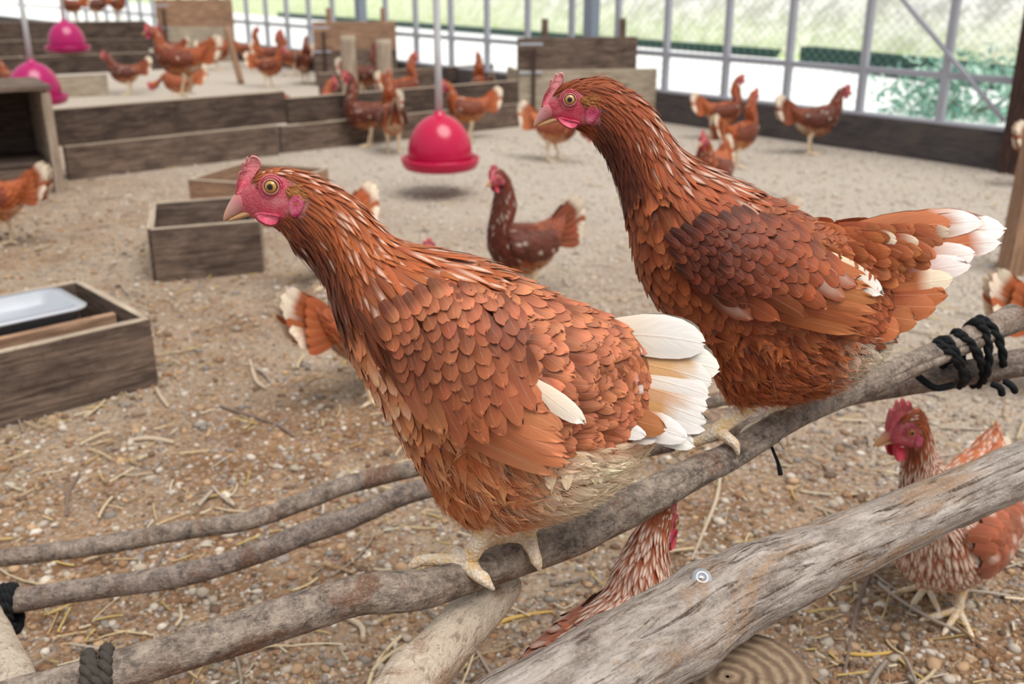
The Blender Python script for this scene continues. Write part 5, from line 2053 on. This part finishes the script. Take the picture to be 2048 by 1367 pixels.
# ------------------------------------------------------------------ the flock on the floor
LF = LocFrame()
BODY_ST = [((-7, 27), (-13.4, 21), 4.5), ((-4, 25.9), (-12.6, 17.5), 5.8), ((0, 25.1), (-10.2, 13.8), 6.8), ((4, 24.7), (-6, 11.0), 7.1), ((7.5, 24.8), (-1, 9.8), 6.7),
           ((10.5, 25.4), (4, 10.6), 5.7), ((12.5, 26.2), (8, 13.4), 4.3), ((14, 27.4), (11.5, 18), 2.8), ((14.8, 28.3), (13.5, 22.5), 1.4)]
HEAD_ST = [((-17.6, 33.6), (-17.2, 31.6), 1.0), ((-16.4, 35.3), (-16.3, 31.0), 1.5), ((-14.7, 36.0), (-14.9, 30.7), 1.85), ((-13.0, 35.5), (-14.2, 29.9), 2.0)]
HEADP = dict(u=0.0004, comb=[(-18.0, 33.4), (-18.0, 35.0), (-17.7, 36.4), (-17.2, 36.2), (-17.0, 37.5), (-16.5, 36.6), (-16.2, 37.7), (-15.6, 36.7), (-15.2, 37.2), (-14.8, 36.2), (-15.4, 35.2), (-16.6, 34.4), (-17.4, 33.4)],
             comb_half=0.004, comb_in=0.1, comb_base=(-16.8, 34.4), comb_tip=(-15.9, 37.5),
             upper=[((-17.0, 34.0), (-16.6, 32.2), 0.7), ((-18.0, 33.4), (-17.6, 31.9), .5), ((-19.0, 32.4), (-18.9, 31.5), .28), ((-19.5, 31.6), (-19.45, 31.3), .1)],
             lower=[((-16.8, 32.3), (-16.9, 31.6), .5), ((-17.8, 31.9), (-17.9, 31.4), .35), ((-18.9, 31.5), (-18.95, 31.25), .12)],
             beak_base=lin(208, 160, 120), eye=(-15.5, 33.6), eye_r=0.0050, iris=lin(180, 110, 50),
             wattle=[(-17.2, 31.6), (-16.2, 31.4), (-15.4, 31.0), (-15.3, 30.0), (-15.8, 29.3), (-16.5, 29.5), (-17.0, 30.4)], wattle_half=0.0028, wattle_in=0.12, wattle_dy=0.009,
             lobe=((-14.2, 32.2), 0.0055, 0.008, 0.0), wattle_col=lin(206, 56, 82))
FACE = [(-18.2, 31.4), (-18.2, 33.4), (-17.0, 34.4), (-15.8, 34.9), (-14.8, 34.4), (-14.2, 33.0), (-13.9, 31.4), (-14.8, 30.8), (-16.2, 30.9)]
POSES = {
    'standing': dict(rot=0, d=(0, 0), neck=[((-11.2, 34.2), (-14.1, 28.2), 2.4), ((-9.8, 32.0), (-14.3, 26.0), 3.0), ((-8.3, 29.6), (-14.3, 23.6), 3.9)]),
    'alert': dict(rot=4, d=(4.2, 7.0), neck=[((-7.3, 40.4), (-11.0, 35.0), 2.4), ((-5.6, 36.8), (-12.2, 31.0), 3.2), ((-4.9, 32.0), (-13.2, 26.0), 4.2)]),
    'low': dict(rot=28, d=(-6.5, -17), neck=[((-16.5, 20.6), (-17.5, 14.6), 2.4), ((-13.8, 23.6), (-16.8, 16.2), 3.0), ((-10.6, 25.8), (-15.6, 17.8), 3.8)]),
}


def head_tf(pose):
    r = math.radians(POSES[pose]['rot'])
    dx, dz = POSES[pose]['d']
    cx_, cz = -14.5, 32.5

    def f(p):
        x, z = p[0] - cx_, p[1] - cz
        return (cx_ + x * math.cos(r) - z * math.sin(r) + dx, cz + x * math.sin(r) + z * math.cos(r) + dz)
    return f


def turn_head(root, deg):
    """swing neck and head sideways about the base of the neck"""
    for o in list(root.children) + [c for ch in root.children for c in ch.children]:
        me = o.data
        co = np.zeros(len(me.vertices) * 3)
        me.vertices.foreach_get('co', co)
        co = co.reshape(-1, 3)
        w = sstep(-0.04, -0.13, co[:, 0]) * sstep(0.16, 0.25, co[:, 2])
        a = np.radians(deg) * w
        x, y = co[:, 0] + 0.08, co[:, 1].copy()
        co[:, 0] = x * np.cos(a) - y * np.sin(a) - 0.08
        co[:, 1] = x * np.sin(a) + y * np.cos(a)
        me.vertices.foreach_set('co', co.reshape(-1))
        me.update()


def flock_hen(pose, tone, label, nfeather=1.0, speckle=0.15, rump=0.45, tail_white=0.95, tail_up=0.0, pale_belly=0.0, drop=0.0, lift_head=0.0, back_fleck=.06):
    LF = LocFrame()
    LF.dz = drop
    root = thing('hen', (0, 0, 0), label, 'hen', 'hens')
    f0 = head_tf(pose)

    def f(p):
        q_ = f0(p)
        return (q_[0], q_[1] + lift_head)
    st = [(f(a), f(b), w) for a, b, w in HEAD_ST] + POSES[pose]['neck'] + BODY_ST
    lf = Loft(LF, st, 0.003)
    face = [f(p) for p in FACE]
    neck, back, breast, belly, wingc = tone
    legs = []
    for sg, fx in ((-1, -1.6), (1, 1.8)):
        dy = sg * 0.028
        z_ = lambda y: y * (1 - drop / 14.0) + drop
        lg = ([(1.0 + fx * .3, 12.5, dy, 2.0), (1.6 + fx * .5, 8.5, dy, 1.05), (1.0 + fx, 5, dy, .62), (0.4 + fx, 1.4, dy, .66)],
                     [[(0.4 + fx, 1.2, dy, .66), (-2 + fx, .7, dy, .5), (-4.6 + fx, .45, dy, .42), (-6 + fx, .2, dy, .15)],
                      [(0.4 + fx, 1.2, dy, .6), (-1.6 + fx, .7, dy - .016, .45), (-3.6 + fx, .4, dy - .030, .38), (-4.6 + fx, .2, dy - .036, .14)],
                      [(0.4 + fx, 1.2, dy, .6), (-1.6 + fx, .7, dy + .016, .45), (-3.6 + fx, .4, dy + .030, .38), (-4.6 + fx, .2, dy + .036, .14)],
                      [(0.4 + fx, 1.2, dy, .55), (2.0 + fx, .6, dy, .4), (3.2 + fx, .25, dy, .15)]])
        legs.append(([(x_, z_(y_), d_, r_) for x_, y_, d_, r_ in lg[0]], [[(x_, z_(y_), d_, r_) for x_, y_, d_, r_ in t_] for t_ in lg[1]]))
    body, bvh = hen_body(LF, lf, root, face, lambda q, n: np.tile(neck * 0.6, (n, 1)), legs, 3, 28)
    hp = dict(HEADP)
    for k in ('comb', 'wattle'):
        hp[k] = [f(p) for p in HEADP[k]]
    for k in ('comb_base', 'comb_tip', 'eye'):
        hp[k] = f(HEADP[k])
    for k in ('upper', 'lower'):
        hp[k] = [(f(a), f(b), w) for a, b, w in HEADP[k]]
    x, ra, rb, ro = HEADP['lobe']
    hp['lobe'] = (f(x), ra, rb, ro)
    build_head(LF, bvh, root, hp, None)
    cream = lin(236, 220, 198)

    def color(kind, q, S, H, n):
        hh = np.abs(((H + np.pi) % (2 * np.pi)) - np.pi)
        fl = np.zeros(n)
        if kind in ('head', 'hackle'):
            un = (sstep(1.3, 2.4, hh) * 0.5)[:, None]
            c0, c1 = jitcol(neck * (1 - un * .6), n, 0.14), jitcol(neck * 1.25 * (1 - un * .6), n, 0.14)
            fl = np.where(rng.random(n) < speckle * (1 if kind == 'hackle' else .4), rng.uniform(0.6, 1.0, n) * (1.9 if speckle > .5 else 1.0), 0)
        elif kind == 'back':
            c0, c1 = jitcol(back * .9, n, 0.13), jitcol(back * 1.2, n, 0.13)
            fl = np.where(rng.random(n) < speckle * back_fleck, 0.85, 0)
        elif kind == 'breast':
            c0, c1 = jitcol(breast * .85, n, 0.14), jitcol(breast * 1.15, n, 0.14)
            fl = np.where(rng.random(n) < speckle * .4, 0.7, 0)
            pb = (pale_belly * (rng.random(n) < .55) * sstep(21, 15, q[:, 1]))[:, None]
            c0, c1 = c0 * (1 - pb) + cream * .85 * pb, c1 * (1 - pb) + cream * pb
        else:
            rr = np.clip(pale_belly + rump * sstep(0, 9, q[:, 0]) + rump * 0.4 * (rng.random(n) < .3), 0, 1)[:, None]
            c0, c1 = jitcol(belly * .9 * (1 - rr) + cream * .9 * rr, n, 0.12), jitcol(belly * 1.1 * (1 - rr) + cream * rr, n, 0.12)
        return c0, c1, fl

    def zone(q, S, hh):
        k = np.zeros(len(S), int)
        k[hh > 1.7] = 1
        k[(S < 9) & (hh > 1.3)] = 1
        k[(q[:, 1] < 15.5) & (S > 8.5)] = 2
        return k
    g = 1 / math.sqrt(nfeather)
    sp = dict(face=face, color=color, flow=flow_front, zone_of=zone,
              zones=[(1.0, 3.6, .006 * g, .006 * g, (.010, .018), (.0030 * g, .0038 * g), .7, .0004, .0012, 'head'),
                     (3.4, 7.4, .0075 * g, .009 * g, (.022, .036), (.0040 * g, .0056 * g), .85, .0008, .003, 'hackle'),
                     (7.2, 8.6, .010 * g, .012 * g, (.036, .042), (.006 * g, .007 * g), .8, .0016, .004, 'hackle')])
    plumage_split(LF, lf, root, sp, 8.0, 14.6, .0145 * g, .0145 * g, .030, .0088 * g)
    outl = [(-8.5, 22.5), (-5, 24.2), (2, 24), (8, 23), (13.5, 21.5), (16.2, 19.0), (15.0, 17.6), (10, 16.0), (3, 14.8), (-4, 15.5), (-8.0, 18.5)]

    def wc(tip):
        return C1(wingc * rng.uniform(.8, 1.0)), C1(wingc * rng.uniform(1.05, 1.3)), 0.6 if rng.random() < speckle * .3 else 0.0
    cov = covert_rows([(-8.2, 22), (-5, 23.6), (2, 23.4), (7.5, 22.2), (8, 19), (6, 16.8), (1, 15.2), (-4, 15.8), (-7.6, 18.5)], (0.85, -0.5), 1.5, 1.7, 3.6, 0.98, .004, wc)
    fl_ = [((-1, 16.0 + k * .75), (15.0 + (1.2 if k in (1, 2, 3) else 0.3), 17.2 + k * .72), 0.95, .0006 * k, C1(wingc), C1(wingc * 1.35), 0.0, -.3) for k in range(6)]
    wing(LF, root, bvh, dict(outline=outl, edge=.005, dome=.006, dome_r=3.0, under=[], flight=fl_, coverts=cov))
    wt = cream * tail_white + back * (1 - tail_white)
    tl_ = []
    for k in range(8):
        an = math.radians(38 - k * 5 + tail_up)
        b0 = np.array([11.2 + .1 * k, 24.6 - k * 0.75])
        Lk = 12.6 - abs(k - 1.5) * 0.9
        tl_.append((b0, b0 + Lk * np.array([math.cos(an), math.sin(an)]), 1.7, .006 + .0045 * k, C1(back), C1(wt if k != 4 else back * 1.2), -0.4, .35, .62 if k < 3 else .5))
    for k in range(6):
        an = math.radians(34 - k * 8 + tail_up)
        b0 = np.array([9.5, 24 - k * 1.1])
        tl_.append((b0, b0 + 8.2 * np.array([math.cos(an), math.sin(an)]), 1.6, .02 + .005 * k, C1(back * .9), C1(back * 1.15), -0.2, .35))
    mb = MB()
    plane_feathers(mb, LF, tl_)
    mb.build('tail', M['feather'], root)
    mb = MB()
    S, H = rows(lf, 9.0, 14.4, 1.5, 2 * np.pi - 1.5, .006, .007)
    q = LF.px(lf.eval(S, H)[0])
    k = q[:, 1] < 15
    S, H, q = S[k], H[k], q[k]
    n = len(S)
    rr = np.clip(pale_belly + rump * sstep(0, 9, q[:, 0]) + rump * .4 * (rng.random(n) < .3), 0, 1)[:, None]
    strands(mb, lf, S, H, rng.uniform(.014, .028, n), rng.uniform(.0005, .0010, n), jitcol(belly * (1 - rr) + cream * .9 * rr, n, .15), jitcol(belly * 1.2 * (1 - rr) + cream * rr, n, .12), .3, .45, .25)
    mb.build('down', M['down'], root)
    return root


TONE1 = (lin(152, 74, 36), lin(162, 84, 46), lin(180, 98, 52), lin(202, 130, 78), lin(112, 54, 34))
TONE2 = (lin(108, 46, 28), lin(132, 66, 40), lin(148, 76, 44), lin(182, 114, 72), lin(92, 44, 30))
TONE3 = (lin(166, 84, 46), lin(184, 104, 64), lin(196, 116, 72), lin(212, 152, 106), lin(150, 80, 52))

proto = {}


def place(key, pose, tone, foot, yaw, label, z=0.0, lean=0.0, s=1.0, xy=False, **kw):
    if key not in proto:
        r = flock_hen(pose, tone, label, **kw)
        proto[key] = r
    else:
        r = copy_tree(proto[key])
    r['label'] = label
    p = np.array([foot[0], foot[1], z]) if xy else at_z(foot[0], foot[1], z)
    r.location = p
    r.rotation_euler = (0, math.radians(lean), math.radians(yaw))
    r.scale = (s, s, s)
    return r


A1, A2, S1, S2, S3, L1 = 'alert', 'alert', 'standing', 'standing', 'standing', 'low'
# near, seen between and below the perches
place('speckled', 'standing', TONE3, (1880, 1206), 50, 'speckled hen with red comb standing under the thick log, facing the dark hen', nfeather=2.2, speckle=1.0, back_fleck=.5, rump=.9, tail_up=-45, pale_belly=.6, s=1.12, drop=5.5, lift_head=3.5)
place('under', 'standing', TONE3, (.079, .842), 233, 'white-flecked hen seen from behind below the long perch, head hidden by the branch', nfeather=2.6, speckle=1.0, back_fleck=.9, rump=.6, tail_up=-35, s=.92, xy=True, z=.09)
turn_head(proto['speckled'], -36)
bk = np.array([.079, .842, 0])
mb = MB()
bar(mb, (-.09, -.03, .044), (.09, .03, .044), .12, .088)
tag(mb.build('wooden_block', M['plank'], None, False, origin=bk, local=True), 'low wooden block under the white-flecked hen behind the thick log', 'block')
# middle distance
place('alertA', 'alert', TONE2, (1052, 606), 38, 'alert dark-necked hen on open ground between the two perched hens')
place('standA', 'standing', TONE1, (748, 800), 215, 'hen mostly hidden behind the front hen, white tail showing below its neck')
place('standA', '', None, (655, 570), 48, 'hen hidden behind the front hen\'s head, only comb and pale tail tip showing')
place('standA', '', None, (5, 492), 2, 'hen cut off at the left edge, white tail tip, near the nest box')
place('standA', '', None, (1448, 575), -8, 'hen hidden behind the darker perched hen, only its white tail showing over the back')
place('standB', 'standing', TONE1, (2120, 790), 178, 'hen at the right edge, white tail toward the lashed branches', rump=.8, tail_white=.95)
place('standB', '', None, (1418, 428), 62, 'pink-faced hen peering round the darker perched hen\'s back')
place('lowA', 'low', TONE3, (1108, 322), 150, 'foraging hen with white tail beside the darker perched hen\'s beak', rump=.9, tail_white=1.0)
# beside the netted wall
place('alertB', 'alert', TONE1, (1440, 278), 180, 'hen stretching up before the dark base board, facing right, another just in front', s=.9)
place('alertB', '', None, (1472, 334), 215, 'upright orange hen standing just in front of another by the netted wall', s=.92)
place('standC', 'standing', TONE2, (1622, 308), 182, 'hen with a big white tail walking alone along the dark base board', rump=.8, tail_white=1.0, s=1.05)
place('standC', '', None, (2100, 374), 180, 'hen half hidden by the squared post at the right edge, white tail')
# round the bell drinker and the nearer partition
place('standA', '', None, (938, 278), 22, 'dark hen with white tail tip to the right of the hanging bell drinker')
place('alertB', '', None, (787, 306), -78, 'tall hen seen from behind, left of the hanging bell drinker', s=1.05)
place('alertA', '', None, (738, 292), 25, 'red-faced hen close behind the tall one left of the bell drinker', s=1.02)
place('alertB', '', None, (806, 226), 215, 'hen behind the partition, neck upright, just left of the drinker pipe')
place('alertB', '', None, (966, 226), -70, 'hen with upright neck behind the partition, right of the drinker pipe')
place('alertA', '', None, (730, 197), 182, 'hen stretching its neck between the two sawn posts', s=1.05)
place('standB', '', None, (626, 288), 218, 'orange hen behind the partition joint, white tail and upright neck showing', s=1.05)
# far flock
place('alertA', '', None, (612, 168), -95, 'dark hen seen from behind beside the brown boarded nest bay')
place('standB', '', None, (540, 174), 172, 'hen facing right, nearest of the cluster left of the brown nest bay', s=1.0)
place('alertB', '', None, (500, 134), 180, 'hen with raised neck in the far cluster, beside the thin stake')
place('alertB', '', None, (545, 143), 190, 'hen with raised neck in the middle of the far cluster before the netting')
place('alertB', '', None, (588, 152), 10, 'hen with raised neck in the far cluster, touching the brown nest bay')
place('standB', '', None, (436, 140), 200, 'far hen to the right of the big striding hen\'s white tail')
place('alertA', '', None, (346, 130), 5, 'dark hen before the furthest nest bay, behind the striding hen\'s back')
rb = place('standB', '', None, (372, 190), 4, 'big orange hen with white tail standing on the nearer partition boards', z=0.352, s=1.0)
place('standC', '', None, (258, 190), 20, 'dark hen facing left in front of the second partition')
place('lowA', '', None, (366, 212), 8, 'hen with pale rump feeding low behind the partition, under the big striding hen')
place('standB', '', None, (8, 188), 5, 'hen with raised white tail at the left edge, behind the open nest box')
place('standB', '', None, (42, 206), -6, 'hen with white tail near the slanting pipe behind the nest box', s=.95)
for k, (x, y, yw, lb) in enumerate([(150, 41, 20, 'hen on top of the rearmost boards, above the distant drinker'), (195, 38, 200, 'hen on the rearmost boards, middle of the three up there'),
                                    (238, 37, 150, 'hen on the rearmost boards, closest to the furthest nest bay')]):
    place('standA' if k != 1 else 'alertA', '', None, (x, y), yw, lb, z=0.43)

# ------------------------------------------------------------------ gravel, straw and twigs on the floor
def ico():
    bm = bmesh.new()
    bmesh.ops.create_icosphere(bm, subdivisions=1, radius=1.0)
    bm.verts.ensure_lookup_table()
    V = np.array([v.co[:] for v in bm.verts])
    F = np.array([[v.index for v in f.verts] for f in bm.faces])
    bm.free()
    return V, F


def wedge(n, y0, y1, pw=1.0):
    """points in the field of view, denser near the perches"""
    u = rng.random(n)
    y = y0 * (y1 / y0) ** (u ** pw)
    x = rng.uniform(-0.62, 0.62, n) * (y + 0.15)
    return x, y


def inside_wall(x, y):
    return (np.stack([x, y], -1) - WP0) @ WN < -0.08


icoV, icoF = ico()
n = 50000
x, y = wedge(n, 0.95, 6.5)
k = inside_wall(x, y)
x, y = x[k], y[k]
n = len(x)
r = np.exp(rng.normal(math.log(0.0033), 0.5, n)) * (0.85 + 0.15 * y)
r = np.minimum(r, 0.013)
sc = np.stack([r * rng.uniform(0.8, 1.5, n), r * rng.uniform(0.7, 1.1, n), r * rng.uniform(0.45, 0.8, n)], 1)
a = rng.uniform(0, 2 * np.pi, n)
V = icoV[None] * (1 + rng.normal(0, 0.12, (n, len(icoV), 1))) * sc[:, None]
c, s = np.cos(a)[:, None], np.sin(a)[:, None]
V = np.stack([V[..., 0] * c - V[..., 1] * s + x[:, None], V[..., 0] * s + V[..., 1] * c + y[:, None], V[..., 2] + (sc[:, 2] * rng.uniform(-0.1, 0.55, n))[:, None]], -1)
pal = np.array([lin(196, 184, 170), lin(172, 158, 142), lin(146, 136, 128), lin(180, 150, 120), lin(152, 118, 90), lin(216, 206, 194), lin(116, 94, 76)])
col = pal[rng.choice(len(pal), n, p=[.13, .19, .18, .19, .17, .03, .11])] * rng.uniform(.8, 1.1, (n, 1))
# the gravel out in the open, towards the netting, is paler and greyer
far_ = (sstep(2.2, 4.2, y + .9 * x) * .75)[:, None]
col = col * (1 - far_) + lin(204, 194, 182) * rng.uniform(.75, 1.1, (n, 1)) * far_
mb = MB()
mb.add(V.reshape(-1, 3), (icoF[None] + (np.arange(n) * len(icoV))[:, None, None]).reshape(-1, 3), None, np.repeat(col, len(icoV), 0))
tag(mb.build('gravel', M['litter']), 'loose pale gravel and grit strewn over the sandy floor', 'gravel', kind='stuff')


def straws(n, y0, y1, lo, hi, w0, w1, cols, zmax):
    x, y = wedge(n, y0, y1)
    k = inside_wall(x, y)
    x, y = x[k], y[k]
    n = len(x)
    L = rng.uniform(lo, hi, n) * (0.6 + 0.4 * rng.random(n))
    a = rng.uniform(0, 2 * np.pi, n)
    w = rng.uniform(w0, w1, n)
    bend = rng.normal(0, 0.10, n) * L
    tilt = rng.normal(0, 0.06, n)
    v = np.linspace(-0.5, 0.5, 5)[None]
    d = np.stack([np.cos(a), np.sin(a)], 1)
    p = np.stack([-d[:, 1], d[:, 0]], 1)
    off = bend[:, None] * (0.25 - v * v) * 2
    ctr = np.stack([x[:, None] + d[:, :1] * L[:, None] * v + p[:, :1] * off, y[:, None] + d[:, 1:] * L[:, None] * v + p[:, 1:] * off,
                    (w * 0.5 + rng.uniform(0.001, zmax, n))[:, None] + np.abs(tilt * L)[:, None] * (v + .5)], -1)
    ring = [(1, 0), (0, .8), (-1, 0), (0, -.6)]
    G = np.stack([ctr + np.stack([p[:, :1] * u_ * w[:, None] + 0 * v, p[:, 1:] * u_ * w[:, None] + 0 * v, z_ * w[:, None] + 0 * v], -1) for u_, z_ in ring], 2)
    F = []
    for i in range(4):
        for j in range(4):
            F.append([i * 4 + j, i * 4 + (j + 1) % 4, (i + 1) * 4 + (j + 1) % 4, (i + 1) * 4 + j])
    F = (np.array(F)[None] + (np.arange(n) * 20)[:, None, None]).reshape(-1, 4)
    col = cols[rng.integers(0, len(cols), n)] * rng.uniform(.8, 1.1, (n, 1))
    return G.reshape(-1, 3), F, np.repeat(col, 20, 0)


mb = MB()
mb.add(*[q for q in (lambda r_: (r_[0], r_[1], None, r_[2]))(straws(1700, 1.0, 6.5, .02, .085, .0009, .0024, np.array([lin(214, 190, 148), lin(196, 170, 128), lin(222, 208, 180), lin(170, 142, 106), lin(206, 178, 110)]), .008))])
mb.add(*[q for q in (lambda r_: (r_[0], r_[1], None, r_[2]))(straws(300, 1.0, 5.0, .06, .17, .0018, .0040, np.array([lin(186, 172, 158), lin(160, 146, 134), lin(204, 184, 152)]), .01))])
tag(mb.build('straw', M['litter']), 'dry straw stalks scattered over the sandy floor', 'straw', kind='stuff')

TW = [([(160, 945), (137, 985), (133, 1030)], .0032, 'crooked grey twig lying on sand above the back perches'),
      ([(312, 776), (322, 794), (336, 812)], .0045, 'short pale chip of wood near the corner of the metal-tray trough'),
      ([(1440, 955), (1432, 1000), (1408, 1060), (1384, 1118)], .0036, 'long pale stick on the ground between long perch and thick log'),
      ([(1738, 1150), (1712, 1225), (1700, 1290), (1684, 1362)], .0036, 'dark thin stick on gravel below the thick log'),
      ([(440, 812), (510, 834), (552, 848), (588, 872)], .0038, 'brown stick lying below the square box trough'),
      ([(258, 880), (300, 876), (346, 884)], .005, 'pale broken stalk lying in front of the metal-tray trough'),
      ([(1690, 1306), (1735, 1309), (1784, 1304)], .0028, 'yellow straw stalk on gravel near the bottom edge'),
      ([(690, 1232), (722, 1252), (726, 1275)], .0045, 'curved pale bark shaving under the long perch'),
      ([(965, 1262), (1010, 1240), (1060, 1228), (1104, 1222)], .0032, 'yellowish forked stem beside the peeled support branch'),
      ([(1350, 1090), (1300, 1092), (1500, 1096)], .0022, 'thin dark twig crossing behind the thick log'),
      ([(360, 1210), (362, 1235), (352, 1250)], .0030, 'small pale twig below the thin dark branch'),
      ([(820, 610), (900, 655), (905, 690)], .0030, 'bent stalk hidden near the front hen'),
      ([(500, 720), (512, 760), (530, 775)], .0050, 'pale curl of bark on the sand left of the front hen'),
      ([(335, 1090), (300, 1150), (270, 1170)], .0030, 'grey twig poking between the two back perches')]
for pts, r_, lb in TW:
    if 'hidden near' in lb or 'thin dark twig crossing' in lb: continue
    P = [at_z(px, py, r_ * 1.1) for px, py in pts]
    col = lin(190, 172, 150) if ('pale' in lb) else (lin(206, 170, 96) if 'yellow' in lb else lin(126, 108, 98))
    V, F, uv, cc = tube(P, [r_, r_ * 1.1, r_ * .9, r_ * .6][:len(P)], 8, 6, [col] * len(P))
    mb = MB()
    mb.add(V, F, uv, cc)
    tag(mb.build('twig', M['litter'], None, origin=P[0]), lb, 'twig', 'twigs and stalks on the floor')
